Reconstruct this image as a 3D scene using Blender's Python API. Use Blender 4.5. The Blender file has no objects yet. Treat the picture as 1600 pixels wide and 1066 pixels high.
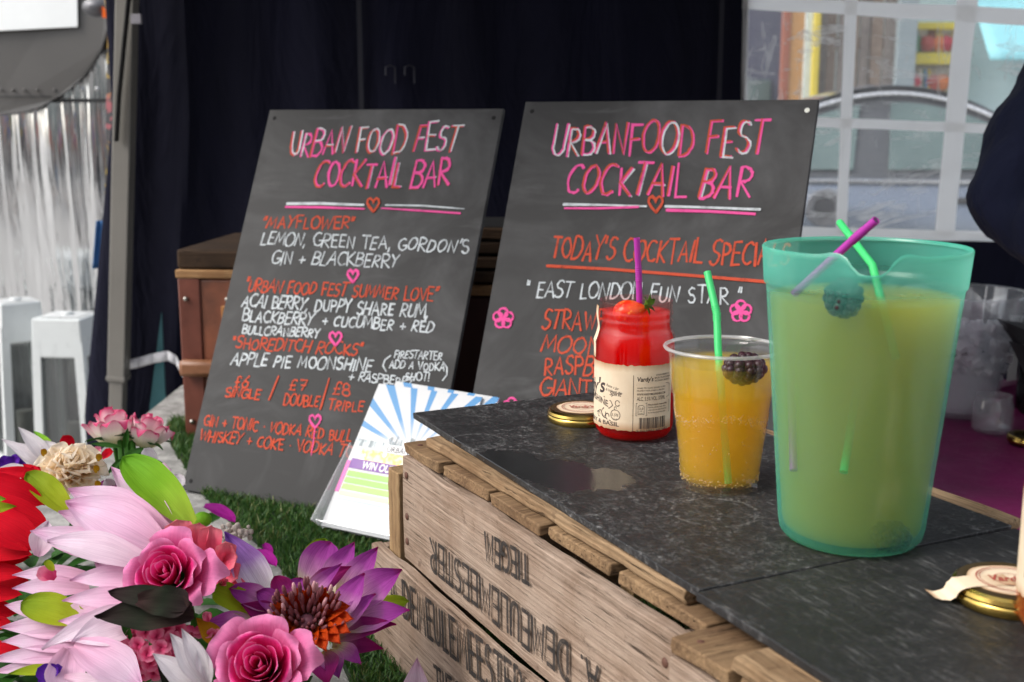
import bpy, math, random
import numpy as np
from mathutils import Vector, Matrix, noise as mnoise
R = math.radians
C = bpy.context.scene.collection
sc = bpy.context.scene
# ------------------------------------------------------------------ camera, world, sun, exposure
F_PX, PITCH, CAM_H = 1820.0, R(10.7), 1.33
cd = bpy.data.cameras.new('camera'); cam = bpy.data.objects.new('camera', cd); C.objects.link(cam)
cam.location = (0, 0, CAM_H); cam.rotation_euler = (R(90) - PITCH, 0, 0)
cd.sensor_width = 36; cd.lens = 36 * F_PX / 1600; cd.clip_start = .02; cd.clip_end = 500
cd.dof.use_dof = True; cd.dof.focus_distance = 1.12; cd.dof.aperture_fstop = 8.5
sc.camera = cam
w = bpy.data.worlds.new('World'); sc.world = w; w.use_nodes = True
SUN_EL, SUN_AZ = R(44), R(248)          # compass bearing of the sun (from +Y, clockwise): behind the camera, to the left
sky = w.node_tree.nodes.new('ShaderNodeTexSky'); sky.sky_type = 'NISHITA'; sky.sun_disc = False
sky.sun_elevation = SUN_EL; sky.sun_rotation = SUN_AZ; sky.dust_density = 3.0; sky.air_density = 1.0
bg = w.node_tree.nodes['Background']; bg.inputs['Strength'].default_value = .15
hs = w.node_tree.nodes.new('ShaderNodeHueSaturation'); hs.inputs['Saturation'].default_value = .35          # thin bright cloud
w.node_tree.links.new(sky.outputs[0], hs.inputs['Color']); w.node_tree.links.new(hs.outputs[0], bg.inputs[0])
sl = bpy.data.lights.new('sun', 'SUN'); sun = bpy.data.objects.new('sun', sl); C.objects.link(sun)
sl.energy = 1.0; sl.angle = R(25); sl.color = (1, .95, .88)
sd = Vector((math.sin(SUN_AZ) * math.cos(SUN_EL), math.cos(SUN_AZ) * math.cos(SUN_EL), math.sin(SUN_EL)))
sun.rotation_euler = sd.to_track_quat('Z', 'Y').to_euler(); sun.location = (-3, -3, 6)
sc.view_settings.view_transform = 'Standard'; sc.view_settings.look = 'None'; sc.view_settings.gamma = 1
sc.cycles.volume_bounces = 8; sc.cycles.transparent_max_bounces = 24; sc.cycles.max_bounces = 14
sc.view_settings.exposure = .92
# ------------------------------------------------------------------ surveying the photograph
CF = Vector((0, math.cos(PITCH), -math.sin(PITCH))); CU = Vector((0, math.sin(PITCH), math.cos(PITCH))); CR = Vector((1, 0, 0))
CO = Vector((0, 0, CAM_H))
def ray(px, py): return CF + CR * ((px - 800) / F_PX) - CU * ((py - 533) / F_PX)
def atd(px, py, d): return CO + ray(px, py) * d                       # d = depth in metres
def atz(px, py, z): r = ray(px, py); return CO + r * ((z - CAM_H) / r.z)
def aty(px, py, y): r = ray(px, py); return CO + r * (y / r.y)
class Face:
    """a flat face: origin, unit axes a (along) and up"""
    def __init__(s, o, a, up): s.o, s.a, s.up = Vector(o), Vector(a).normalized(), Vector(up).normalized(); s.n = s.a.cross(s.up)
    def uv(s, px, py):
        r = ray(px, py); t = (s.o - CO).dot(s.n) / r.dot(s.n); p = CO + r * t - s.o
        return np.array([p.dot(s.a), p.dot(s.up)])
    def scale_up(s, uv):                                              # pixels per metre along up
        def pj(q): q = q - CO; return np.array([q.dot(CR), -q.dot(CU)]) * F_PX / q.dot(CF)
        p = s.o + s.a * uv[0] + s.up * uv[1]
        return np.linalg.norm(pj(p + s.up * .01) - pj(p)) / .01
# ------------------------------------------------------------------ materials
def lin(h):
    h = h.lstrip('#'); v = [int(h[i:i + 2], 16) / 255 for i in (0, 2, 4)]
    return tuple(x / 12.92 if x <= .04045 else ((x + .055) / 1.055) ** 2.4 for x in v) + (1,)
class NT:
    def __init__(s, name):
        s.m = bpy.data.materials.new(name); s.m.use_nodes = True; s.t = s.m.node_tree
        s.b = s.t.nodes['Principled BSDF']; s.out = s.t.nodes['Material Output']
    def n(s, typ, ins=None, **kw):
        nd = s.t.nodes.new(typ)
        for k, v in kw.items(): setattr(nd, k, v)
        for k, v in (ins or {}).items(): s.set(nd, k, v)
        return nd
    def set(s, nd, k, v):
        if hasattr(v, 'links') or isinstance(v, bpy.types.NodeSocket): s.t.links.new(v, nd.inputs[k])
        else: nd.inputs[k].default_value = v
    def p(s, **kw):
        for k, v in kw.items(): s.set(s.b, k.replace('_', ' '), v)
    def coord(s, kind='Object', scale=(1, 1, 1), rot=(0, 0, 0)):
        c = s.n('ShaderNodeTexCoord'); mp = s.n('ShaderNodeMapping', {'Scale': scale, 'Rotation': rot}); s.t.links.new(c.outputs[kind], mp.inputs[0]); return mp.outputs[0]
    def noise(s, vec, scale, detail=4, rough=.55, dist=0):
        return s.n('ShaderNodeTexNoise', {'Vector': vec, 'Scale': scale, 'Detail': detail, 'Roughness': rough, 'Distortion': dist}).outputs[0]
    def ramp(s, fac, stops, interp='LINEAR'):
        r = s.n('ShaderNodeValToRGB', {'Fac': fac}); cr = r.color_ramp; cr.interpolation = interp
        while len(cr.elements) < len(stops): cr.elements.new(.5)
        for e, (p_, c) in zip(cr.elements, stops): e.position = p_; e.color = c if len(c) == 4 else tuple(c) + (1,)
        return r.outputs[0]
    def mix(s, fac, a, b, blend='MIX'):
        m = s.n('ShaderNodeMix', data_type='RGBA', blend_type=blend); s.set(m, 0, fac); s.set(m, 6, a); s.set(m, 7, b); return m.outputs[2]
    def math(s, op, a, b=0, clamp=False):
        m = s.n('ShaderNodeMath', operation=op, use_clamp=clamp); s.set(m, 0, a); s.set(m, 1, b); return m.outputs[0]
    def bump(s, h, strength=.3, dist=.002):
        b = s.n('ShaderNodeBump', {'Height': h, 'Strength': strength, 'Distance': dist}); return b.outputs[0]
    def shader(s, sh): s.t.links.new(sh, s.out.inputs[0])
    def mixsh(s, fac, a, b):
        m = s.n('ShaderNodeMixShader'); s.set(m, 0, fac); s.t.links.new(a, m.inputs[1]); s.t.links.new(b, m.inputs[2]); return m.outputs[0]
def g(v): return (v, v, v, 1)
def plain(name, col, rough=.5, metal=0, var=.25, scale=30, bump=.1, coat=0, spec=.5):
    k = NT(name); v = k.coord(); f = k.noise(v, scale)
    c = k.mix(f, tuple(x * (1 - var) for x in col[:3]) + (1,), tuple(min(1, x * (1 + var)) for x in col[:3]) + (1,))
    k.p(Base_Color=c, Roughness=k.math('ADD', k.math('MULTIPLY', f, .2), rough - .1, True), Metallic=metal, Normal=k.bump(f, bump), Coat_Weight=coat, Specular_IOR_Level=spec)
    return k.m
def chalkboard():
    k = NT('chalkboard black'); v = k.coord()
    a = k.noise(v, 5, 5, .6, 1.0); b = k.noise(k.coord(scale=(1, 1, .25)), 26, 4)
    d = k.noise(v, 180, 2)
    wp = k.noise(k.coord(scale=(4, 14, 1), rot=(0, 0, R(20))), 1.0, 4, .6, .6); sm = k.math('MULTIPLY', k.math('MAXIMUM', k.ramp(a, [(.45, g(0)), (.75, g(1))]), k.ramp(wp, [(.55, g(0)), (.72, g(.9))])), b)
    c = k.mix(sm, (.021, .0205, .0205, 1), (.115, .114, .116, 1))
    k.p(Base_Color=c, Roughness=.62, Specular_IOR_Level=.35, Normal=k.bump(d, .08, .0004)); return k.m
def chalk(name, col, cover=.5):
    k = NT(name); v = k.coord(); n1 = k.noise(v, 900, 3, .7); n2 = k.noise(v, 60, 3)
    k.p(Base_Color=col, Roughness=.9, Specular_IOR_Level=.1)
    t = k.n('ShaderNodeBsdfTransparent').outputs[0]
    f = k.ramp(k.math('ADD', k.math('MULTIPLY', n1, .45), k.math('MULTIPLY', n2, .65)), [(cover - .14, g(.30)), (cover + .06, g(.97))])
    k.shader(k.mixsh(f, t, k.b.outputs[0])); return k.m
def wood(name, lo, hi, dark, ax='X', rough=.85, worn=1.0):
    """weathered sawn board: fine grain, growth bands, short splits, dirt stains and pale scuffs"""
    k = NT(name); ia = 'XYZ'.index(ax)
    def sc_(along, across): q = [across] * 3; q[ia] = along; return tuple(q)
    gr = k.noise(k.coord(scale=sc_(4, 300)), 1.0, 4, .7, .05); band = k.noise(k.coord(scale=sc_(.7, 48)), 1.0, 5, .6, .15); spl = k.noise(k.coord(scale=sc_(14, 420)), 1.0, 3, .6)
    blot = k.noise(k.coord(), 11, 5, .65); st = k.noise(k.coord(), 38, 5, .7); big = k.noise(k.coord(scale=sc_(3, 14)), 1.0, 3)
    c = k.mix(k.ramp(blot, [(.36, g(0)), (.62, g(1))]), lo, hi)
    c = k.mix(k.ramp(band, [(.36, g(.42)), (.56, g(0))]), c, dark)
    c = k.mix(k.ramp(gr, [(.36, g(.38)), (.50, g(0))]), c, dark)
    c = k.mix(k.math('MULTIPLY', k.ramp(spl, [(.30, g(1)), (.37, g(0))]), .85), c, tuple(x * .35 for x in dark[:3]) + (1,))
    pale = tuple(min(1, x * 1.55) for x in hi[:3]) + (1,)
    c = k.mix(k.math('MULTIPLY', k.ramp(gr, [(.54, g(0)), (.70, g(.5))]), worn), c, pale)
    c = k.mix(k.ramp(st, [(.60, g(0)), (.70, g(.7))]), c, dark)
    c = k.mix(k.ramp(big, [(.58, g(0)), (.75, g(.5))]), c, tuple(x * 1.2 for x in dark[:3]) + (1,))
    h = k.math('ADD', k.math('ADD', gr, k.math('MULTIPLY', k.ramp(spl, [(.30, g(0)), (.40, g(1))]), .8)), k.math('MULTIPLY', st, .5))
    k.p(Base_Color=c, Roughness=rough, Specular_IOR_Level=.2, Normal=k.bump(h, .9, .0020)); return k.m
def slate(name, wet=True):
    k = NT(name); v = k.coord()
    fine = k.noise(v, 650, 3, .75); f2 = k.noise(v, 210, 4, .75, .6); mid = k.noise(v, 55, 6, .7, .8); big = k.noise(v, 9, 4, .6, .5)
    st = k.noise(k.coord(scale=(45, 260, 45), rot=(0, 0, R(-32))), 1.0, 5, .7, .4); vor = k.n('ShaderNodeTexVoronoi', {'Vector': v, 'Scale': 330}).outputs['Distance']
    sp = k.math('MULTIPLY', k.ramp(f2, [(.49, g(0)), (.69, g(1))]), k.ramp(mid, [(.40, g(.05)), (.62, g(1))]))
    sp = k.math('MULTIPLY', sp, k.ramp(fine, [(.36, g(.25)), (.60, g(1))]))
    dust = k.math('MULTIPLY', sp, k.ramp(big, [(.38, g(.15)), (.60, g(1))]))
    stk = k.math('MULTIPLY', k.ramp(st, [(.54, g(0)), (.74, g(.24 if wet else .34))]), k.ramp(mid, [(.35, g(.1)), (.6, g(1))]))
    grit = k.math('MULTIPLY', k.ramp(vor, [(.05, g(1)), (.12, g(0))]), k.ramp(f2, [(.58, g(0)), (.62, g(.9))]))
    dust = k.math('MAXIMUM', k.math('MULTIPLY', dust, .95 if wet else .22), k.math('MAXIMUM', stk, grit))
    rough = k.math('ADD', .36, k.math('MULTIPLY', mid, .35))
    if wet:                                                          # spilt drink: a patch with a shape of its own
        co = k.n('ShaderNodeTexCoord'); sep = k.n('ShaderNodeSeparateXYZ'); k.t.links.new(co.outputs['Object'], sep.inputs[0])
        def dist(cx, cy, rx, ry):
            dx = k.math('DIVIDE', k.math('SUBTRACT', sep.outputs[0], cx), rx); dy = k.math('DIVIDE', k.math('SUBTRACT', sep.outputs[1], cy), ry)
            return k.math('ADD', k.math('MULTIPLY', dx, dx), k.math('MULTIPLY', dy, dy))
        e = None
        for q in WET: e = dist(*q) if e is None else k.math('MINIMUM', e, dist(*q))
        wob = k.math('ADD', e, k.math('MULTIPLY', k.math('SUBTRACT', k.noise(v, 60, 5, .65), .5), 1.8))
        mask = k.ramp(wob, [(.80, g(1)), (1.0, g(0))])
        dust = k.math('MULTIPLY', dust, k.math('SUBTRACT', 1, mask))
        for q in RINGS:                                              # dried ring left by a cup
            rg = k.math('ADD', k.math('SQRT', dist(*q)), k.math('MULTIPLY', k.math('SUBTRACT', mid, .5), .40)); dust = k.math('MAXIMUM', dust, k.math('MULTIPLY', k.ramp(rg, [(.88, g(0)), (.96, g(.35)), (1.0, g(.35)), (1.06, g(0))]), k.ramp(f2, [(.42, g(0)), (.6, g(1))])))
        k.set(k.b, 'Roughness', k.n('ShaderNodeMix', {0: mask, 2: rough, 3: .13}).outputs[0])
        bs = k.math('SUBTRACT', .7, k.math('MULTIPLY', mask, .60))
    else:
        k.set(k.b, 'Roughness', rough); bs = .6
    c = k.mix(dust, k.mix(mid, (.010, .0102, .0106, 1), (.025, .025, .0255, 1)), (.36, .355, .35, 1))
    h = k.math('ADD', mid, k.math('MULTIPLY', f2, .5))
    bn = k.n('ShaderNodeBump', {'Height': h, 'Distance': .0018}); k.set(bn, 'Strength', bs)
    k.p(Base_Color=c, Specular_IOR_Level=.28, Normal=bn.outputs[0]); return k.m
def clear(name, tint=(1, 1, 1, 1), refl=.06, edge=.35, milk=0, rough=.03, milkcol=(.8, .8, .8, 1)):
    k = NT(name); tr = k.n('ShaderNodeBsdfTransparent', {'Color': tint}).outputs[0]
    gl = k.n('ShaderNodeBsdfGlossy', {'Color': g(1), 'Roughness': rough}).outputs[0]
    lw = k.n('ShaderNodeLayerWeight', {'Blend': .3}).outputs['Facing']
    f = k.math('ADD', refl, k.math('MULTIPLY', k.math('POWER', lw, 3.0), edge), True)
    s = k.mixsh(f, tr, gl)
    if milk:
        df = k.n('ShaderNodeBsdfDiffuse', {'Color': milkcol}).outputs[0]; tl = k.n('ShaderNodeBsdfTranslucent', {'Color': milkcol}).outputs[0]
        s = k.mixsh(milk, s, k.mixsh(.5, df, tl))
    k.shader(s); return k.m
def drink(name, col, density, refl=.02, aniso=.2):
    """cloudy liquid: a clear skin over a volume that scatters and absorbs"""
    k = NT(name); lw = k.n('ShaderNodeLayerWeight', {'Blend': .5}).outputs['Facing']
    tr = k.n('ShaderNodeBsdfTransparent', {'Color': g(1)}).outputs[0]; gl = k.n('ShaderNodeBsdfGlossy', {'Color': g(1), 'Roughness': .02}).outputs[0]
    k.shader(k.mixsh(k.math('ADD', refl, k.math('MULTIPLY', k.math('POWER', lw, 4.0), .12)), tr, gl))
    vol = k.n('ShaderNodeVolumePrincipled', {'Color': col, 'Density': density, 'Anisotropy': aniso}); k.t.links.new(vol.outputs[0], k.out.inputs['Volume']); return k.m
def petal_mat(name, stops, trans=.3, rough=.75, vein=.25, deep=1.15):
    """colour along the petal (UV v), veins across (UV u)"""
    k = NT(name); c = k.n('ShaderNodeTexCoord'); sep = k.n('ShaderNodeSeparateXYZ'); k.t.links.new(c.outputs['UV'], sep.inputs[0])
    n = k.noise(k.coord(), 55, 3)
    vv = k.math('ADD', sep.outputs[1], k.math('MULTIPLY', k.math('SUBTRACT', n, .5), .22))
    col = k.ramp(vv, [(p_, tuple(x ** deep for x in lin(h)[:3]) + (1,)) for p_, h in stops])
    ve = k.noise(k.coord('UV', (40, 1.6, 1)), 1.0, 4, .65)
    col = k.mix(k.math('MULTIPLY', k.ramp(ve, [(.38, g(1)), (.58, g(0))]), vein * 1.5), col, k.mix(1, col, (.62, .5, .62, 1), 'MULTIPLY'))
    k.p(Base_Color=col, Roughness=rough, Specular_IOR_Level=.12, Normal=k.bump(ve, .6, .0016))
    tl = k.n('ShaderNodeBsdfTranslucent', {'Color': col}).outputs[0]
    k.shader(k.mixsh(trans, k.b.outputs[0], tl)); return k.m
def cloth(name, c1, c2, rough=.85, scale=6, weave=900, spec=.2, sheen=0):
    k = NT(name); v = k.coord(); n = k.noise(v, scale, 5); wv = k.noise(v, weave, 2)
    k.p(Base_Color=k.mix(n, c1, c2), Roughness=rough, Specular_IOR_Level=spec, Sheen_Weight=sheen, Normal=k.bump(wv, .25, .0006)); return k.m
def pvc():
    k = NT('clear window plastic')
    d = k.coord(scale=(3.2, 3.2, 15), rot=(0, R(40), 0)); n1 = k.noise(d, 1.0, 6, .62, 1.6); n2 = k.noise(k.coord(scale=(26, 26, 5), rot=(0, R(24), 0)), 1.0, 5, .6, .8); big = k.noise(k.coord(), 2.2, 3)
    h = k.math('ADD', n1, k.math('MULTIPLY', n2, .6)); nm = k.bump(h, 1.0, .03)
    tr = k.n('ShaderNodeBsdfTransparent', {'Color': (.97, .98, .98, 1)}).outputs[0]
    gl = k.n('ShaderNodeBsdfGlossy', {'Color': g(1), 'Roughness': .10, 'Normal': nm}).outputs[0]
    tl = k.n('ShaderNodeBsdfTranslucent', {'Color': (.95, .95, .94, 1)}).outputs[0]; df = k.n('ShaderNodeBsdfDiffuse', {'Color': (.9, .9, .89, 1), 'Normal': nm}).outputs[0]
    w1 = k.ramp(n1, [(.55, g(0)), (.60, g(.8)), (.63, g(.1)), (.70, g(.7))]); w2 = k.ramp(n2, [(.58, g(0)), (.64, g(.5)), (.68, g(.0))])
    scr = k.math('ADD', .17, k.math('MULTIPLY', k.math('MAXIMUM', w1, w2), k.ramp(big, [(.35, g(.25)), (.65, g(.8))])), True)
    s = k.mixsh(.06, tr, gl); k.shader(k.mixsh(scr, s, k.mixsh(.5, tl, df))); return k.m
def chrome():
    k = NT('fluted polished chrome'); n2 = k.noise(k.coord(scale=(11, 11, .35)), 1.0, 4, .6, .3); n3 = k.noise(k.coord(scale=(6, 6, .3)), 1.0, 2)
    k.p(Base_Color=(.82, .83, .84, 1), Metallic=1, Roughness=.10, Normal=k.bump(k.math('ADD', n2, k.math('MULTIPLY', n3, 1.5)), 1.0, .030)); return k.m
def ink(name, col, cover=.45):
    k = NT(name); n = k.noise(k.coord(scale=(30, 200, 200)), 1.0, 4, .7); n2 = k.noise(k.coord(), 240, 2)
    k.p(Base_Color=col, Roughness=.85, Specular_IOR_Level=.15); t = k.n('ShaderNodeBsdfTransparent').outputs[0]
    f = k.ramp(k.math('ADD', k.math('MULTIPLY', n, .7), k.math('MULTIPLY', n2, .35)), [(cover - .1, g(0)), (cover + .02, g(.9))])
    k.shader(k.mixsh(f, t, k.b.outputs[0])); return k.m
def emiss_free_sunburst():
    """printed leaflet: blue rays from a point, drawn in the sheet's own UV"""
    k = NT('leaflet sunburst print'); c = k.n('ShaderNodeTexCoord'); sep = k.n('ShaderNodeSeparateXYZ'); k.t.links.new(c.outputs['UV'], sep.inputs[0])
    x = k.math('SUBTRACT', sep.outputs[0], .55); y = k.math('MULTIPLY', k.math('SUBTRACT', sep.outputs[1], .56), 1.45)
    a = k.math('ARCTAN2', y, x); s = k.math('SINE', k.math('MULTIPLY', a, 21))
    rr = k.math('SQRT', k.math('ADD', k.math('MULTIPLY', x, x), k.math('MULTIPLY', y, y)))
    f = k.math('MULTIPLY', k.ramp(s, [(.45, g(0)), (.6, g(1))]), k.ramp(rr, [(.08, g(0)), (.38, g(1))]))
    f = k.math('MULTIPLY', f, k.ramp(sep.outputs[1], [(.58, g(0)), (.66, g(1))]))
    k.p(Base_Color=k.mix(f, (.50, .51, .52, 1), lin('#1c78b0')), Roughness=.35); return k.m
# ------------------------------------------------------------------ objects
def tag(o, label=None, cat=None, group=None, kind=None):
    if label: o['label'] = label
    if cat: o['category'] = cat
    if group: o['group'] = group
    if kind: o['kind'] = kind
    return o
def empty(name, loc, label, cat, group=None, rz=0, kind=None):
    o = bpy.data.objects.new(name, None); C.objects.link(o); o.location = loc; o.rotation_euler = (0, 0, rz); o.empty_display_size = .02
    return tag(o, label, cat, group, kind)
class MB:
    def __init__(s): s.v, s.f, s.uv, s.mi = [], [], [], []
    def add(s, vs, fs, uvs=None, mi=0):
        b = len(s.v); s.v += [tuple(p) for p in vs]; s.uv += list(uvs) if uvs is not None else [(0, 0)] * len(vs)
        for f in fs: s.f.append(tuple(b + i for i in f)); s.mi.append(mi)
        return s
    def grid(s, fn, nu, nv, closed=False, mi=0):
        vs, uvs, fs = [], [], []
        for j in range(nv + 1):
            for i in range(nu + (0 if closed else 1)):
                u, v = i / nu, j / nv; vs.append(fn(u, v)); uvs.append((u, v))
        n = nu if closed else nu + 1
        for j in range(nv):
            for i in range(nu):
                i2 = (i + 1) % n; fs.append((j * n + i, j * n + i2, (j + 1) * n + i2, (j + 1) * n + i))
        return s.add(vs, fs, uvs, mi)
    def box(s, c, d, M=None, mi=0):
        x, y, z = d[0] / 2, d[1] / 2, d[2] / 2
        vs = [Vector((sx * x, sy * y, sz * z)) for sz in (-1, 1) for sy in (-1, 1) for sx in (-1, 1)]
        if M: vs = [M @ p for p in vs]
        vs = [Vector(c) + p for p in vs]
        return s.add(vs, [(0, 2, 3, 1), (4, 5, 7, 6), (0, 1, 5, 4), (2, 6, 7, 3), (0, 4, 6, 2), (1, 3, 7, 5)], None, mi)
    def tube(s, pts, r, n=10, cap=True, mi=0):
        pts = [Vector(p) for p in pts]; rs = r if isinstance(r, (list, tuple)) else [r] * len(pts)
        vs, fs = [], []; up = None
        for i, p in enumerate(pts):
            t = (pts[min(i + 1, len(pts) - 1)] - pts[max(i - 1, 0)]).normalized()
            if up is None: up = Vector((0, 0, 1)) if abs(t.z) < .9 else Vector((1, 0, 0))
            x = t.cross(up).normalized(); y = x.cross(t); up = y
            vs += [p + (x * math.cos(2 * math.pi * k / n) + y * math.sin(2 * math.pi * k / n)) * rs[i] for k in range(n)]
        for i in range(len(pts) - 1):
            for k in range(n): fs.append((i * n + k, i * n + (k + 1) % n, (i + 1) * n + (k + 1) % n, (i + 1) * n + k))
        if cap: fs += [tuple(reversed(range(n))), tuple(range((len(pts) - 1) * n, len(pts) * n))]
        return s.add(vs, fs, None, mi)
    def lathe(s, prof, n=64, mi=0, mod=None):
        vs, fs = [], []; m = len(prof)
        for (r, z) in prof:
            for k in range(n):
                a = 2 * math.pi * k / n; rr, zz = (r, z) if mod is None else mod(r, z, a)
                vs.append((rr * math.cos(a), rr * math.sin(a), zz))
        for j in range(m - 1):
            for k in range(n): fs.append((j * n + k, j * n + (k + 1) % n, (j + 1) * n + (k + 1) % n, (j + 1) * n + k))
        return s.add(vs, fs, None, mi)
    def sphere(s, c, r, n=10, m=7, sq=(1, 1, 1), mi=0):
        c = Vector(c)
        return s.grid(lambda u, v: c + Vector((sq[0] * r * math.sin(math.pi * v) * math.cos(2 * math.pi * u), sq[1] * r * math.sin(math.pi * v) * math.sin(2 * math.pi * u), -sq[2] * r * math.cos(math.pi * v))), n, m, True, mi)
    def build(s, name, mats, parent=None, smooth=True, world=False, bevel=0, sub=0, angle=40):
        me = bpy.data.meshes.new(name); me.from_pydata(s.v, [], s.f)
        ul = me.uv_layers.new(name='UVMap')
        li = np.empty(len(me.loops), dtype=np.int32); me.loops.foreach_get('vertex_index', li)
        ul.data.foreach_set('uv', np.array(s.uv, dtype=np.float32)[li].ravel())
        for m in (mats if isinstance(mats, (list, tuple)) else [mats]): me.materials.append(m)
        me.polygons.foreach_set('material_index', s.mi)
        me.update()
        if smooth: me.shade_smooth(); 
        o = bpy.data.objects.new(name, me); C.objects.link(o)
        if bevel:
            b = o.modifiers.new('bevel', 'BEVEL'); b.width = bevel; b.segments = 2; b.limit_method = 'ANGLE'; b.angle_limit = R(35)
        if sub: q = o.modifiers.new('sub', 'SUBSURF'); q.levels = q.render_levels = sub
        if parent is not None: o.parent = parent
        if smooth and angle: 
            try: me.set_sharp_from_angle(angle=R(angle))
            except Exception: pass
        return o
def hide_edges(o): return o
def local(root, p):                                                   # world point -> child space of an Empty with only loc + rz
    d = Vector(p) - root.location; d.rotate(Matrix.Rotation(-root.rotation_euler.z, 3, 'Z')); return d
# ------------------------------------------------------------------ hand lettering (pen strokes)
def arc(cx, cy, rx, ry, a0, a1, n=12): return [(cx + rx * math.cos(R(a0 + (a1 - a0) * i / n)), cy + ry * math.sin(R(a0 + (a1 - a0) * i / n))) for i in range(n + 1)]
GL = {
 'A': (.62, [[(0, 0), (.31, 1), (.60, 0)], [(.10, .36), (.52, .36)]]),
 'B': (.55, [[(.05, 0), (.05, 1)], [(.05, 1)] + arc(.22, .77, .28, .23, 90, -90) + [(.05, .54)], [(.05, .54)] + arc(.24, .27, .31, .27, 90, -90) + [(.05, 0)]]),
 'C': (.58, [arc(.36, .5, .35, .5, 55, 310, 16)]),
 'D': (.62, [[(.05, 0), (.05, 1)], [(.05, 1)] + arc(.16, .5, .44, .5, 90, -90, 14) + [(.05, 0)]]),
 'E': (.5, [[(.48, 1), (.05, 1), (.05, 0), (.48, 0)], [(.05, .52), (.42, .52)]]),
 'F': (.48, [[(.48, 1), (.05, 1), (.05, 0)], [(.05, .52), (.4, .52)]]),
 'G': (.62, [arc(.36, .5, .35, .5, 55, 340, 16) + [(.66, .42), (.40, .42)]]),
 'H': (.6, [[(.05, 0), (.05, 1)], [(.55, 0), (.55, 1)], [(.05, .5), (.55, .5)]]),
 'I': (.14, [[(.07, 0), (.07, 1)]]),
 'J': (.45, [[(.4, 1), (.4, .25)] + arc(.2, .22, .2, .22, 0, -170, 8)]),
 'K': (.56, [[(.05, 0), (.05, 1)], [(.54, 1), (.06, .45), (.56, 0)]]),
 'L': (.46, [[(.05, 1), (.05, 0), (.46, 0)]]),
 'M': (.74, [[(.0, 0), (.1, 1), (.36, .25), (.62, 1), (.74, 0)]]),
 'N': (.62, [[(.05, 0), (.05, 1), (.55, 0), (.57, 1)]]),
 'O': (.66, [arc(.33, .5, .32, .5, 100, 465, 20)]),
 'P': (.52, [[(.05, 0), (.05, 1)], [(.05, 1)] + arc(.2, .74, .3, .26, 90, -90) + [(.05, .48)]]),
 'R': (.56, [[(.05, 0), (.05, 1)], [(.05, 1)] + arc(.2, .75, .3, .25, 90, -90) + [(.08, .5), (.56, 0)]]),
 'S': (.5, [arc(.26, .76, .22, .24, 40, 250, 10) + arc(.24, .26, .24, .26, 70, -150, 10)]),
 'T': (.56, [[(0, 1), (.58, 1)], [(.29, 1), (.27, 0)]]),
 'U': (.58, [[(.04, 1), (.05, .35)] + arc(.3, .3, .25, .3, 180, 360, 10) + [(.55, 1)]]),
 'V': (.58, [[(0, 1), (.28, 0), (.58, 1)]]),
 'W': (.82, [[(0, 1), (.2, 0), (.41, .8), (.6, 0), (.82, 1)]]),
 'X': (.56, [[(0, 0), (.56, 1)], [(0, 1), (.56, 0)]]),
 'Y': (.56, [[(0, 1), (.28, .5), (.56, 1)], [(.28, .5), (.2, 0)]]),
 'Z': (.54, [[(0, 1), (.52, 1), (0, 0), (.54, 0)]]),
 '0': (.5, [arc(.25, .5, .24, .5, 90, 450, 16)]), '1': (.3, [[(.02, .78), (.2, 1), (.2, 0)]]),
 '2': (.5, [arc(.25, .72, .23, .28, 160, -40, 9) + [(.02, 0), (.5, 0)]]),
 '3': (.5, [arc(.24, .75, .22, .25, 150, -90, 9) + arc(.24, .25, .25, .25, 90, -150, 9)]),
 '5': (.5, [[(.46, 1), (.08, 1), (.06, .56)] + arc(.24, .3, .25, .3, 110, -150, 10)]),
 '6': (.5, [[(.4, 1), (.12, .55)] + arc(.26, .27, .23, .27, 160, 520, 14)]),
 '7': (.5, [[(.02, 1), (.5, 1), (.18, 0)], [(.12, .5), (.46, .5)]]),
 '8': (.5, [arc(.25, .75, .19, .25, -90, 270, 14), arc(.25, .25, .24, .25, 90, 450, 14)]),
 '9': (.5, [arc(.24, .73, .22, .27, 0, 360, 14) + [(.38, 0)]]),
 '4': (.5, [[(.38, 0), (.38, 1), (.0, .3), (.5, .3)]]),
 '£': (.5, [arc(.32, .8, .16, .2, 20, 180, 7) + [(.18, .1), (.05, 0), (.5, 0)], [(.04, .45), (.4, .45)]]),
 '"': (.24, [[(.06, 1.05), (.03, .74)], [(.19, 1.05), (.16, .74)]]),
 "'": (.1, [[(.08, 1.08), (.03, .78)]]),
 ',': (.16, [[(.1, .1), (.02, -.2)]]), '.': (.14, [[(.05, .02), (.09, .04)]]), '·': (.2, [[(.08, .42), (.13, .44)]]),
 '+': (.5, [[(.25, .12), (.25, .72)], [(0, .42), (.5, .42)]]), '/': (.5, [[(0, -.1), (.5, 1.1)]]),
 '!': (.12, [[(.06, 1), (.05, .28)], [(.05, .03), (.07, .05)]]), '%': (.6, [arc(.14, .78, .13, .2, 0, 360, 8), arc(.46, .2, .13, .2, 0, 360, 8), [(.1, 0), (.5, 1)]]),
 '&': (.6, [[(.58, 0), (.14, .72)] + arc(.27, .82, .14, .18, 200, -30, 8) + [(.08, .35)] + arc(.24, .2, .2, .2, 160, 330, 8) + [(.58, .45)]]),
 ' ': (.34, []), '(': (.2, [arc(.3, .5, .26, .6, 130, 230, 8)]), ')': (.2, [arc(-.1, .5, .26, .6, 50, -50, 8)]),
}
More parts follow.
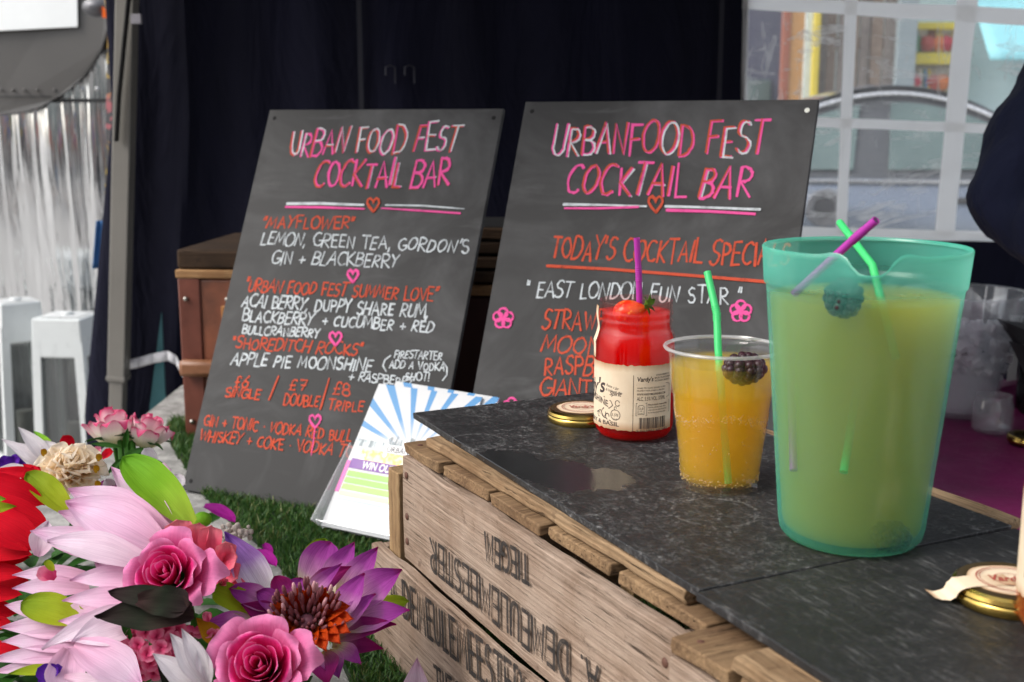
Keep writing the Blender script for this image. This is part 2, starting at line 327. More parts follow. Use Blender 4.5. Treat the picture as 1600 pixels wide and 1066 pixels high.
def ribbon(mb, pts, w, place, lift, taper=False, rng=None, mi=0):
    P = [np.array(p, float) for p in pts]
    if len(P) < 2: return
    Q = [P[0]]
    for p in P[1:]:
        if np.linalg.norm(p - Q[-1]) > 1e-7: Q.append(p)
    P = Q
    if len(P) < 2: return
    d0 = P[1] - P[0]; d0 /= np.linalg.norm(d0); d1 = P[-1] - P[-2]; d1 /= np.linalg.norm(d1)
    P = [P[0] - d0 * w * .3] + P + [P[-1] + d1 * w * .3]
    vs, fs = [], []
    for i, p in enumerate(P):
        a = P[i] - P[i - 1] if i else P[1] - P[0]; b = P[i + 1] - P[i] if i < len(P) - 1 else a
        a = a / np.linalg.norm(a); b = b / np.linalg.norm(b); t = a + b; n = np.linalg.norm(t)
        t = t / n if n > .3 else a; k = min(1.5, 1 / max(.4, t.dot(a)))
        hw = w / 2 * k * (1 if rng is None else rng.uniform(.68, 1.22))
        if i in (0, len(P) - 1): hw *= .55
        nr = np.array([-t[1], t[0]]) * hw
        vs += [place(*(p + nr), lift), place(*(p - nr), lift)]
        if i: fs.append((2 * i - 2, 2 * i - 1, 2 * i + 1, 2 * i))
    mb.add(vs, fs, None, mi)
def letter_strokes(text, b0, b1, h, jit=0., rng=None, slant=0., flip=False, track=.13):
    """list of strokes (2D point lists) for text laid from b0 to b1"""
    b0, b1 = np.array(b0, float), np.array(b1, float); L = np.linalg.norm(b1 - b0); e1 = (b1 - b0) / L; e2 = np.array([-e1[1], e1[0]])
    if flip: e2 = -e2
    tot = sum(GL[c][0] + track for c in text) - track; sx = L / tot; x = 0; out = []
    for c in text:
        wd, st = GL[c]
        jr = rng.uniform(-1, 1) * jit if rng else 0; js = 1 + (rng.uniform(-1, 1) * jit * .8 if rng else 0); jy = rng.uniform(-1, 1) * jit * .5 if rng else 0
        for s_ in st:
            q = []
            for (px, py) in s_:
                if rng: px += rng.uniform(-1, 1) * jit * .12; py += rng.uniform(-1, 1) * jit * .14
                X = (px - wd / 2) * js; Y = py * js + jy
                X2 = X - jr * (Y - .5) * .9 + slant * Y
                q.append(b0 + e1 * ((x + wd / 2 + X2) * sx) + e2 * (Y * h))
            out.append(q)
        x += wd + track
    return out
# ------------------------------------------------------------------ colours
M = {}
M['board'] = chalkboard(); M['cwhite'] = chalk('white chalk ink', (.60, .64, .66, 1)); M['cor'] = chalk('orange chalk ink', (.54, .085, .045, 1), .44); M['cpink'] = chalk('pink chalk ink', (.78, .10, .32, 1), .44)
M['wood_top'] = wood('weathered tan plank', (.22, .135, .070, 1), (.36, .245, .140, 1), (.06, .033, .018, 1))
M['wood_slat'] = wood('dark end grain slat', (.17, .10, .052, 1), (.30, .195, .105, 1), (.045, .024, .014, 1), 'Y')
M['wood_front'] = wood('greyish pink plank', (.25, .172, .122, 1), (.37, .283, .220, 1), (.095, .058, .038, 1))
M['wood_post'] = wood('tan post', (.27, .17, .085, 1), (.37, .25, .13, 1), (.13, .07, .035, 1), 'Z')
M['nail'] = plain('rusty nail', (.09, .035, .02, 1), .7)
M['ink'] = ink('stencil ink', (.03, .027, .026, 1))
exec_order = []
# ================================================================== SETTING: ground, table, tent
rng = random.Random(5)
def jit_grid_plane(x0, x1, y0, y1, z, nx, ny, amp=0, sc_=3, seed=0):
    mb = MB(); mb.grid(lambda u, v: Vector((x0 + (x1 - x0) * u, y0 + (y1 - y0) * v, z + amp * mnoise.noise(Vector((u * sc_ * 3, v * sc_ * 3, seed))))), nx, ny); return mb
TZ = .745
k = NT('pale bounce ground'); n = k.noise(k.coord(), 60, 5); k.p(Base_Color=k.mix(n, (.28, .275, .265, 1), (.40, .39, .375, 1)), Roughness=.8, Normal=k.bump(n, .4, .004))  # ground toned pale to bounce more light onto window and chrome
tag(jit_grid_plane(-150, 150, -150, 150, 0, 4, 4).build('ground', k.m, smooth=False), kind='structure')
# --- table with white fabric cover
t = empty('trestle_table', (0, 0, 0), 'long trestle table under the pale scuffed cover, carrying boards, turf and crates', 'table')
k = NT('pale table cover'); n = k.noise(k.coord(), 30, 6, .7); n2 = k.noise(k.coord(), 400, 2)
k.p(Base_Color=k.mix(k.ramp(n, [(.4, g(0)), (.65, g(1))]), (.22, .215, .205, 1), (.44, .43, .41, 1)), Roughness=.9, Normal=k.bump(k.math('ADD', n, n2), .6, .004))
mb = MB(); mb.box((.45, 1.6, TZ - .018), (2.4, 1.96, .03)); mb.build('table_top', k.m, t, bevel=.004)
for sx in (-.6, 1.5):
    for sy in (.75, 2.45):
        MB().tube([(sx, sy, .0), (sx, sy, TZ - .034)], .018, 10).build('leg', plain('grey steel', (.2, .2, .21, 1), .4, 1), t)
# --- artificial turf
def turf(poly_fn, x0, x1, y0, y1, n, seed, hmax=.019):
    r = random.Random(seed); vs, fs, uvs = [], [], []
    for _ in range(n):
        x, y = r.uniform(x0, x1), r.uniform(y0, y1)
        if not poly_fn(x, y): continue
        h = r.uniform(.45, 1) * hmax; a = r.uniform(0, 6.283); wd = r.uniform(.0007, .0013); le = r.uniform(.15, 1.1) * h; b = r.uniform(0, 6.283)
        dx, dy = math.cos(a) * wd, math.sin(a) * wd; lx, ly = math.cos(b) * le, math.sin(b) * le; c = len(vs); q = r.random()
        vs += [(x - dx, y - dy, TZ), (x + dx, y + dy, TZ), (x + dx * .8 + lx * .4, y + dy * .8 + ly * .4, TZ + h * .6), (x - dx * .8 + lx * .4, y - dy * .8 + ly * .4, TZ + h * .6), (x + lx, y + ly, TZ + h)]
        fs += [(c, c + 1, c + 2, c + 3), (c + 3, c + 2, c + 4)]; uvs += [(q, 0), (q, 0), (q, .6), (q, .6), (q, 1)]
    mb = MB(); mb.add(vs, fs, uvs); return mb
k = NT('artificial turf'); c = k.n('ShaderNodeTexCoord'); sp = k.n('ShaderNodeSeparateXYZ'); k.t.links.new(c.outputs['UV'], sp.inputs[0])
cl = k.noise(k.coord(), 22, 3)
col = k.mix(sp.outputs[0], (.022, .075, .018, 1), (.085, .17, .030, 1)); col = k.mix(k.ramp(cl, [(.4, g(0)), (.65, g(.6))]), col, (.035, .11, .02, 1))
col = k.mix(k.ramp(sp.outputs[0], [(.88, g(0)), (.94, g(.7))]), col, (.18, .17, .06, 1))
k.p(Base_Color=col, Roughness=.5, Specular_IOR_Level=.3); k.shader(k.mixsh(.25, k.b.outputs[0], k.n('ShaderNodeBsdfTranslucent', {'Color': col}).outputs[0]))
# edge of the turf as seen in the photograph: white cover shows to its left
gp = [atz(*p, TZ) for p in ((262, 664), (268, 700), (318, 775), (352, 812), (420, 868), (470, 930), (520, 1010), (560, 1100))]
def turf_in(x, y):
    if y > gp[0].y: return x > gp[0].x
    for a, b in zip(gp, gp[1:]):
        if b.y <= y <= a.y: return x > a.x + (b.x - a.x) * (y - a.y) / (b.y - a.y) + .008 * mnoise.noise(Vector((x * 60, y * 60, 0)))
    return x > gp[-1].x
tf = turf(turf_in, -.68, .25, .80, 2.25, 120000, 3)
base = MB(); st = [(p.x, p.y) for p in gp]
base.add([(x, y, TZ + .0015) for x, y in st] + [(.3, y, TZ + .0015) for x, y in st], [(i, i + 1, len(st) + i + 1, len(st) + i) for i in range(len(st) - 1)])
o = tf.build('artificial_turf', k.m, angle=0); tag(o, 'green artificial turf strip lying under the chalkboards', 'turf', kind='stuff')
base.build('turf_backing', plain('turf backing', (.015, .03, .012, 1), .9), o, smooth=False)
# --- magenta cloth on the bar behind the crate
k = NT('magenta satin'); n = k.noise(k.coord(), 7, 5); n2 = k.noise(k.coord(), 24, 4, .6, 1)
k.p(Base_Color=k.mix(n, (.085, .003, .038, 1), (.20, .010, .095, 1)), Roughness=k.math('ADD', .38, k.math('MULTIPLY', n2, .4)), Specular_IOR_Level=.3, Normal=k.bump(n2, .5, .006))
WDIR, LDIR = Vector((.888, .46, 0)), Vector((.46, -.888, 0)); CR0 = Vector((-.1158, 1.1839, .87))
def clothfn(u, v):
    x, y = .50 + 1.14 * u, .75 + 1.83 * v
    fx = max(0, 1 - ((x - 1.12) / .22) ** 2 - ((y - 2.30) / .25) ** 2)
    q = Vector((x * 9, y * 14, 3.1)); rid = 1 - abs(mnoise.noise(q)) * 2
    return Vector((x, y, TZ + .006 + .004 * mnoise.noise(Vector((x * 8, y * 8, 0))) + fx * (.035 * rid + .018)))
mb = MB(); mb.grid(clothfn, 90, 120); tag(mb.build('tablecloth', k.m), 'crumpled dark magenta cloth on the bar table behind the crates', 'tablecloth')
# --- gazebo: canopy, wall, poles
navy = NT('navy tent fabric'); n = navy.noise(navy.coord(scale=(3, 3, .5)), 1.5, 4); wv = navy.noise(navy.coord(), 700, 2)
navy.p(Base_Color=navy.mix(n, (.0042, .0044, .0085, 1), (.0085, .0090, .0245, 1)), Roughness=.85, Specular_IOR_Level=.12, Normal=navy.bump(navy.math('ADD', navy.noise(navy.coord(scale=(3, 3, .9), rot=(0, R(14), 0)), 2.2, 4, .55, .8), navy.math('MULTIPLY', wv, .01)), .45, .06))
navy_tape = plain('navy seam tape', (.012, .0125, .022, 1), .8); cloth_navy = navy.m; WY = 3.06
can = MB(); can.grid(lambda u, v: Vector((-1.25 + 3.7 * u, 1.30 + 1.85 * v, 2.18 + .35 * (1 - abs(2 * u - 1)) * (1 - abs(2 * v - 1)))), 16, 16)
can.add([(-1.25, 1.30, 2.0), (2.45, 1.30, 2.0), (2.45, 1.30, 2.18), (-1.25, 1.30, 2.18)], [(0, 1, 2, 3)])
o = can.build('gazebo_canopy', cloth_navy); tag(o, 'navy fabric gazebo roof stretched over the bar table', 'canopy')
so = o.modifiers.new('solid', 'SOLIDIFY'); so.thickness = .004
def wall_fold(x, z): return .012 * mnoise.noise(Vector((x * 7, z * .8, 0))) + .007 * math.sin(x * 31 + z * .9) * (1 if x < .3 else .2) - .018 * math.exp(-((x + .90 - .03 * (z - 1)) / .018) ** 2)
wx = [-1.15 + .0175 * i for i in range(206)]; wz = [.02 + .04 * i for i in range(55)]
WX0, WZ0, WZ1 = .600, 1.045, 1.90
vs, fs = [], []
for z in wz:
    for x in wx:
        xl = x if x > -.6 else -.6 + (x + .6) * ((1.03 + .13 * max(0, min(1, (1.35 - z) / .8)) - .6) / .55)
        vs.append((xl, WY + wall_fold(x, z), z))
nx = len(wx)
for j in range(len(wz) - 1):
    for i in range(nx - 1):
        xm, zm = (wx[i] + wx[i + 1]) / 2, (wz[j] + wz[j + 1]) / 2
        if xm > WX0 and WZ0 < zm + .02 and zm < WZ1 and xm < 2.2: continue
        fs.append((j * nx + i, j * nx + i + 1, (j + 1) * nx + i + 1, (j + 1) * nx + i))
wall = MB().add(vs, fs).build('tent_wall', cloth_navy); tag(wall, 'dark navy fabric side wall of the gazebo with a clear window', 'tent wall')
so = wall.modifiers.new('solid', 'SOLIDIFY'); so.thickness = .003
q = [aty(x, y, WY - .045) for x, y in ((252, 488), (262, 700), (226, 700))]; mb = MB(); mb.add(q + [p + Vector((0, .006, 0)) for p in q], [(0, 2, 1), (3, 4, 5), (0, 1, 4, 3), (2, 5, 3, 0)]); sm = MB()
for x_ in (560, 1120): sm.grid(lambda u, v: Vector((aty(x_, 100, WY).x + .012 * u, WY - .016 + wall_fold(aty(x_, 100, WY).x, .1 + 2.0 * v), .1 + 2.0 * v)), 1, 40)
sm.build('seam_tape', navy_tape, wall); mb.build('gap_light_wedge', plain('teal gap light', lin('#3d6b70'), .8, var=.4, scale=14), wall, smooth=False)  # teal wedge painted for the light seen through a gap in the wall
wt = NT('x'); wt.m.name = 'white window tape'; n = wt.noise(wt.coord(), 20, 4); wt.p(Base_Color=wt.mix(n, (.74, .73, .71, 1), (.90, .89, .87, 1)), Roughness=.5, Normal=wt.bump(n, .6, .006))
wt.shader(wt.mixsh(.74, wt.b.outputs[0], wt.n('ShaderNodeBsdfTranslucent', {'Color': (.97, .96, .95, 1)}).outputs[0])); tape = wt.m
mb = MB(); mb.grid(lambda u, v: Vector((WX0 - .01 + 1.66 * u, WY + .006 + .009 * mnoise.noise(Vector((u * 9, v * 5, 2))), 1.02 + .90 * v)), 60, 40)
mb.build('window_pane', pvc(), wall)
def bar(p0, p1, w0, w1, wob=.003):
    a, b = aty(*p0, WY - .004), aty(*p1, WY - .004); d = (b - a).normalized(); nr = Vector((-d.z, 0, d.x)); m = MB()
    def fn(u, v):
        p = a + (b - a) * v; wd = w0 + (w1 - w0) * v
        return p + nr * (u - .5) * wd + nr * wob * mnoise.noise(Vector((v * 6, p0[0], p0[1]))) + Vector((0, .005 * mnoise.noise(Vector((u * 2, v * 9, p0[0]))), 0))
    m.grid(fn, 3, 24); m.build('window_bar', tape, wall)
for p in (((1160, 4), (1740, 34), .030, .045), ((1160, 186), (1740, 209), .026, .024), ((1150, 361), (1760, 375), .034, .022),
          ((1169, -260), (1160, 368), .018, .014), ((1342, -260), (1314, 366), .034, .028), ((1535, -260), (1476, 368), .055, .052), ((1705, -260), (1660, 372), .05, .05)): bar(*p)
steel = plain('grey painted pole', (.20, .19, .17, 1), .45, 0, .12, 8, .05)
def pole(top, bot, joint_y, label):
    a, b = aty(*top, 2.98), aty(*bot, 2.98); d = (b - a) / (b.z - a.z); foot = a + d * (0 - a.z); head = a + d * (2.2 - a.z); jn = aty(bot[0] + .5, joint_y, 2.98); jn = a + d * (jn.z - a.z)
    e = empty('gazebo_pole', foot, label, 'tent pole'); q = (head - foot).to_track_quat('Z', 'Y').to_matrix()
    def seg(p0, p1, wd, nm, m_=steel): MB().box((p0 + p1) / 2 - foot, (wd, wd * .9, (p1 - p0).length), q).build(nm, m_, e, bevel=.003, smooth=False)
    seg(jn, head, .050, 'outer_tube'); seg(foot, jn + (head - foot) * .01, .040, 'inner_tube'); MB().box((0, 0, .006), (.12, .12, .012)).build('foot_plate', steel, e, bevel=.002, smooth=False)
    MB().box(jn + (head - foot).normalized() * .01 - foot, (.054, .049, .012), q).build('collar', steel, e, bevel=.002, smooth=False)
    return e
gp_ = pole((199, 0), (184, 640), 595, 'grey telescopic gazebo pole leaning beside the navy wall on the left')
blk = plain('black webbing', (.012, .012, .013, 1), .7)
sp_ = empty('roof_strap', aty(186, 60, 2.93), 'black webbing strap with a pale buckle hanging down the pole', 'strap')
mb = MB()
P0 = sp_.location; pts = [aty(x, y, 2.935) - P0 for x, y in ((203, -120), (201, 0), (195, 60), (190, 110), (186, 150), (182, 220))]
for a, b in zip(pts, pts[1:]): mb.box((a + b) / 2, (.028, .003, (b - a).length * 1.03), (b - a).to_track_quat('Z', 'Y').to_matrix())
mb.build('webbing', blk, sp_, smooth=False); MB().box(aty(213, 30, 2.93) - P0, (.026, .01, .024)).build('buckle', plain('pale grey plastic', (.28, .27, .30, 1), .5), sp_, bevel=.002)
mb = MB(); rp = [aty(x, y, 3.0) for x, y in ((190, 572), (215, 567), (240, 560), (262, 556), (275, 563), (284, 580), (292, 589))]
for i in range(len(rp) - 1):
    a, b = rp[i], rp[i + 1]; hgt = .013
    mb.add([a + Vector((0, 0, -hgt)), b + Vector((0, 0, -hgt)), b + Vector((0, 0, hgt)), a + Vector((0, 0, hgt))], [(0, 1, 2, 3)])
o = mb.build('tie_ribbon', plain('white tape', (.80, .80, .88, 1), .7)); tag(o, 'white tie ribbon drawn across the navy wall beside the trunk', 'ribbon'); s = o.modifiers.new('s', 'SOLIDIFY'); s.thickness = .002
for x in (610, 640):
    mb = MB(); c = aty(x, 118, WY - .02); mb.tube([c + Vector((-.012, 0, 0)), c + Vector((-.012, 0, .02)), c + Vector((0, 0, .026)), c + Vector((.012, 0, .02)), c + Vector((.012, 0, -.02))], .0018, 6)
    tag(mb.build('wall_hook', plain('dull hook wire', (.05, .05, .06, 1), .5, 1)), 'faint wire hook on the navy wall, %s' % ('left one above the gap between boards' if x == 610 else 'right one above the gap between boards'), 'hook')
# ================================================================== CRATES AND SLATES
def plank(x0, x1, y0, y1, z0, z1, axis, seed, amp=.0016, topwave=0, nseg=22):
    """weathered board with uneven edges; axis = grain direction 0/1/2"""
    mb = MB(); lo, hi = (x0, y0, z0), (x1, y1, z1); a = axis; b, c = [i for i in (0, 1, 2) if i != a]
    ring = []
    for q in [(0, 0), (.5, 0), (1, 0), (1, .5), (1, 1), (.5, 1), (0, 1), (0, .5)]: ring.append(q)
    vs, fs = [], []
    for i in range(nseg + 1):
        t = i / nseg
        for (p, q) in ring:
            v = [0, 0, 0]; v[a] = lo[a] + (hi[a] - lo[a]) * t; v[b] = lo[b] + (hi[b] - lo[b]) * p; v[c] = lo[c] + (hi[c] - lo[c]) * q
            s = Vector((v[0] * 30 + seed * 7.3, v[1] * 30, v[2] * 30)); nn = mnoise.noise_vector(s); n2 = mnoise.noise_vector(s * 4)
            d = (nn * .7 + n2 * .5) * amp; 
            if i in (0, nseg): d *= 1.4
            d[a] *= 1.3
            if topwave and q == 1 and c == 2: d[2] += topwave * mnoise.noise(Vector((v[a] * 14, seed, 0))) - topwave * .3
            vs.append(Vector(v) + d)
    n = len(ring)
    for i in range(nseg):
        for k_ in range(n): fs.append((i * n + k_, i * n + (k_ + 1) % n, (i + 1) * n + (k_ + 1) % n, (i + 1) * n + k_))
    fs += [tuple(reversed(range(n))), tuple(range(nseg * n, nseg * n + n))]
    if a == 1: fs = [tuple(reversed(f)) for f in fs]
    mb.add(vs, fs); return mb
RZ = math.atan2(-.888, .46)
def nails(root, pts, r=.0034):
    for p, ax in pts:
        mb = MB(); mb.sphere(p, r, 8, 5, (1, .35, 1) if ax == 'y' else (1, 1, .35)); mb.build('nail', M['nail'], root)
def crate(name, loc, label, top=True, seed=1, L_=.50, W_=.355, H_=.115, slats=((0, .086), (.091, .186), (.192, .287), (.293, .388), (.402, .512)), batt=(.026, .482), yoff=0, bolt=.018):
    e = empty(name, loc, label, 'crate', 'wooden drinks crates under the slates', RZ)
    plank(0, L_, 0, .013, 0, H_, 0, seed, .0012, .005).build('front_board', M['wood_front'], e, bevel=.0012)
    plank(0, L_, W_ - .013, W_, 0, H_, 0, seed + 1).build('back_board', M['wood_front'], e, bevel=.0012)
    for x in (.001, L_ - .015): plank(x, x + .014, .014, W_ - .014, .002, H_ - .003, 1, seed + x).build('end_board', M['wood_front'], e, bevel=.0012)
    if top:
        for i, (a, b) in enumerate(slats):
            plank(a, b, .003 + .012 * a / .5 + .003 * (i % 2), W_ - .002, H_ + .001, H_ + .0118, 1, seed + 10 + i, .0022).build('slat', M['wood_slat'], e, bevel=.0015)
        plank(batt[0], batt[1], bolt - .001, bolt + .056, H_ + .0125, H_ + .0228, 0, seed + 30, .0026).build('batten', M['wood_top'], e, bevel=.0022)
        plank(batt[0] - .01, batt[1], W_ - .063, W_ + .001, H_ + .0125, H_ + .0225, 0, seed + 31, .0016).build('batten', M['wood_top'], e, bevel=.0022)
        nails(e, [((batt[0] + f * (batt[1] - batt[0]), bolt + .028 + .01 * math.sin(9 * f), H_ + .0232), 'z') for f in (.09, .36, .62, .9)] + [((.016, .014, H_ + .0118), 'z')])
    return e
crU = crate('drinks_crate', CR0, 'upturned crate under the near slate, stencilled upside down on its plank', seed=1)
nails(crU, [((.012, -.0006, .095), 'y'), ((.012, -.0006, .05), 'y'), ((.011, -.0006, .022), 'y'), ((.484, -.0006, .09), 'y'), ((.484, -.0006, .03), 'y')], .004)
c2 = CR0 + LDIR * .5165 + WDIR * -.021
cr2 = crate('drinks_crate', c2, 'upturned crate at the bottom edge of the photo, its front set out from its neighbour', seed=60, slats=((0, .058), (.064, .16), (.17, .26), (.27, .36), (.37, .49)), batt=(.058, .47), bolt=.006)
crL = crate('drinks_crate', CR0 + LDIR * -.068 + WDIR * -.0125 - Vector((0, 0, .123)), 'open crate at the bottom of the stack, standing on the turf, stencil upright', top=False, seed=90, L_=.56, H_=.121)
for (x, y) in ((.022, .0138), (.022, .318), (.52, .318)):
    plank(x, x + .03, y, y + .022, .004, .211 if x < .1 else .118, 2, 100 + x + y).build('corner_post', M['wood_post'], crL, bevel=.0015)
crM = crate('drinks_crate', c2 - Vector((0, 0, .123)), 'lower crate hidden beneath the nearest upturned crate', top=False, seed=120, H_=.121)
# stencil lettering on the two fronts
def stencil(root, y0, lines, name='stencil_lettering'):
    fc = Face(root.location, LDIR, (0, 0, 1)); mb = MB(); i = 0
    for text, p0, p1, hpx, flip, wpx in lines:
        b0, b1 = fc.uv(*p0), fc.uv(*p1); s = fc.scale_up(b0); h = hpx / s
        e = b1 - b0
        for st in letter_strokes(text, b0, b1, h, .03, random.Random(4), flip=flip, track=.16):
            ribbon(mb, st, wpx / s, lambda u, v, l: (u, y0 - l, v), .0022 + .00002 * (i % 40)); i += 1
    return mb.build(name, M['ink'], root, smooth=False)
stencil(crU, 0, [('TIEGEM', (829, 869), (761, 832), 44, False, 7), ('A. DEMEULEMEESTER', (938, 1042), (676, 841), 60, False, 8)])
stencil(crL, 0, [('A DEMEULEMEESTER', (614, 947), (822, 1116), 52, False, 6.5), ('TIEGEM', (684, 1086), (760, 1148), 46, False, 6.5)])
# slates
SA = Vector((-.109, 1.243, 1.0085)); SRZ = math.atan2(-.901, .434)
def s_loc(px, py): d = atz(px, py, 1.015) - SA; d.rotate(Matrix.Rotation(-SRZ, 3, 'Z')); return d
WET = []; q = s_loc(1118, 800); RINGS = [(q.x, q.y, .036, .036)]; q = s_loc(745, 690); RINGS.append((q.x, q.y, .030, .030))
for px, py, rx, ry in ((800, 722, .05, .030), (880, 742, .055, .040), (940, 748, .035, .03), (700, 690, .02, .012)):
    q = s_loc(px, py); WET.append((q.x, q.y, rx, ry))
def slate_slab(name, o_, L_, W_, label, mat_, rz, seed):
    mb = plank(0, L_, 0, W_, 0, .0065, 0, seed, .0006, 0, 40)
    ob = mb.build(name, mat_, None, bevel=.0008); ob.location = o_; ob.rotation_euler = (0, 0, rz); return tag(ob, label, 'slate')
slate_slab('slate_tile', SA, .546, .298, 'wet speckled dark slate tile carrying the jar and the plastic cup', slate('wet slate'), SRZ, 1)
e2 = atz(1087, 924, 1.0145); slate_slab('slate_tile', Vector((e2.x, e2.y, 1.0078)), .40, .300, 'dark streaked slate tile carrying the torn gold lid, nearest the camera', slate('dry slate', False), SRZ - .012, 2)
# ================================================================== CHALKBOARDS
HEART = [(0, -.5), (-.30, -.12), (-.44, .15), (-.40, .40), (-.22, .5), (-.06, .36), (0, .15), (.06, .36), (.22, .5), (.40, .40), (.44, .15), (.30, -.12), (0, -.5)]
def chalkboard_obj(o_, yaw, lean, w_, h_, label, lines, marks, seed):
    a = Vector((math.cos(yaw), math.sin(yaw), 0)); nb = Vector((-math.sin(yaw), math.cos(yaw), 0)); up = Vector((0, 0, 1)) * math.cos(lean) + nb * math.sin(lean)
    fr = a.cross(up); fc = Face(o_, a, up)
    mb = MB(); mb.box((w_ / 2, h_ / 2, -.004), (w_, h_, .008)); b = mb.build('chalkboard', M['board'], None, smooth=False, bevel=.0012)
    mw = Matrix((a, up, fr)).transposed().to_4x4(); mw.translation = Vector(o_); b.matrix_world = mw; tag(b, label, 'chalkboard', 'cocktail menu chalkboards')
    for i in range(4):                                                # screw holes as discs; the pale one paints light showing through
        c = (.014 if i % 2 == 0 else w_ - .014, .016 if i < 2 else h_ - .016); m = MB(); m.lathe([(0, .0004), (.0034, .0004), (.0036, .0002)], 14)
        q = m.build('screw_hole', plain('hole', (.004, .004, .004, 1), .9) if i != 3 or seed != 2 else plain('light through hole', (.7, .7, .62, 1), .5), b); q.location = (c[0], c[1], 0)
    # strut behind, holding the lean
    tl = h_ * .8; fx = w_ * .5; bz = tl * math.cos(lean); by = tl * math.sin(lean)
    foot_up = -bz * math.cos(lean) + (.10) * math.sin(lean); foot_out = -(bz * math.sin(lean) + .10 * math.cos(lean))
    top_p = Vector((fx, tl, -.012)); foot = Vector((fx, tl + foot_up, -.012 + foot_out)); d = foot - top_p
    MB().box((top_p + foot) / 2, (.03, .012, d.length), d.to_track_quat('Z', 'X').to_matrix()).build('rear_strut', M['wood_post'], b, bevel=.002)
    r = random.Random(seed); cnt = 0
    for (text, p0, p1, hpx, col, wpx) in lines:
        b0, b1 = fc.uv(*p0), fc.uv(*p1); s = fc.scale_up((b0 + b1) / 2); h = hpx / s; m = MB()
        mats = [M['cwhite'], M['cor'], M['cpink']]; layers = {'w': [(0, 0, 0, 1)], 'o': [(1, 0, 0, 1)], 'p': [(2, 0, 0, 1)], 't': [(2, .0, .0, 1), (1, -.0020, .0012, .75), (0, .0024, -.0012, .38)], 'u': [(2, .0, .0, 1), (1, -.0016, -.0012, .5), (0, .0020, .0010, .30)]}[col]
        for (mi, ox, oy, keep) in layers:
            rr = random.Random(seed * 31 + len(text) + int(p0[1])); r2 = random.Random(mi * 7 + int(p0[0]))
            for st in letter_strokes(text, b0 + (ox, oy), b1 + (ox, oy), h, .15, rr, slant=.05, track=.12):
                if r2.random() > keep: continue
                ribbon(m, st, wpx / s * (.86 if len(layers) == 1 else .78 if mi == 2 else .5), lambda u, v, l: (u, v, l), .0004 + .000012 * cnt % .0009, rng=r2, mi=mi); cnt += 1
        m.build('lettering', mats, b, smooth=False)
    for (nm, pts, col, wpx) in marks:
        m = MB(); P = [fc.uv(*p) for p in pts]; s = fc.scale_up(P[0])
        ribbon(m, P, wpx / s, lambda u, v, l: (u, v, l), .0013 + .00001 * (cnt % 30), rng=r); cnt += 1
        m.build(nm, M[col], b, smooth=False)
    return b
def heart(x, y, s, col, wpx=3.4): return ('heart_drawing', [(x + s * p[0], y - s * p[1]) for p in HEART], col, wpx)
def flower(x, y, s, col='cpink'):
    out = []
    for k_ in range(5):
        a = R(90 + 72 * k_); cx, cy = x + .52 * s * math.cos(a), y - .52 * s * math.sin(a)
        out.append(('flower_drawing', [(cx + .42 * s * math.cos(t), cy + .42 * s * math.sin(t)) for t in np.linspace(0, 6.4, 12)], col, 3.6))
    out.append(('flower_drawing', [(x + .15 * s * math.cos(t), y + .15 * s * math.sin(t)) for t in np.linspace(0, 6.4, 9)], col, 3)); return out
L1 = [('URBAN FOOD FEST', (451, 243), (714, 237), 40, 'u', 5.2), ('COCKTAIL BAR', (491, 292), (699, 291), 39, 'u', 5.4),
 ('"MAYFLOWER"', (409, 357), (552, 358), 19, 'o', 3.4), ('LEMON, GREEN TEA, GORDON\'S', (407, 382), (731, 395), 20, 'w', 3.0), ('GIN + BLACKBERRY', (424, 413), (621, 418), 20, 'w', 3.0),
 ('"URBAN FOOD FEST SUMMER LOVE"', (382, 455), (682, 470), 19, 'o', 3.2), ('ACAI BERRY, DUPPY SHARE RUM,', (378, 479), (668, 497), 19, 'w', 3.4), ('BLACKBERRY', (378, 502), (488, 509), 18, 'w', 3.2), ('+ CUCUMBER + RED', (503, 509), (677, 520), 17, 'w', 3.3),
 ('BULLCRANBERRY', (378, 522), (498, 528), 14, 'w', 3.0), ('"SHOREDITCH ROCKS"', (362, 544), (565, 556), 18, 'o', 3.2), ('APPLE PIE MOONSHINE', (361, 570), (581, 581), 19, 'w', 3.4),
 ('FIRESTARTER', (616, 560), (690, 563), 12, 'w', 2.4), ('ADD A VODKA', (608, 575), (694, 580), 12, 'w', 2.4), ('SHOT!', (633, 594), (670, 596), 12, 'w', 2.4), ('+ RASPBERRY', (545, 594), (645, 604), 13, 'w', 2.6),
 ('£6', (366, 604), (388, 605), 18, 'o', 3.2), ('SINGLE', (352, 620), (406, 624), 14, 'o', 3.2), ('£7', (451, 608), (479, 609), 18, 'o', 3.2), ('DOUBLE', (443, 633), (498, 636), 17, 'o', 3.2), ('£8', (520, 617), (545, 618), 18, 'o', 3.2), ('TRIPLE', (512, 640), (567, 644), 16, 'o', 3.2),
 ('GIN + TONIC · VODKA RED BULL · RUM', (318, 664), (600, 697), 17, 'o', 3.2), ('WHISKEY + COKE · VODKA TONIC', (312, 688), (578, 718), 17, 'o', 3.2)]
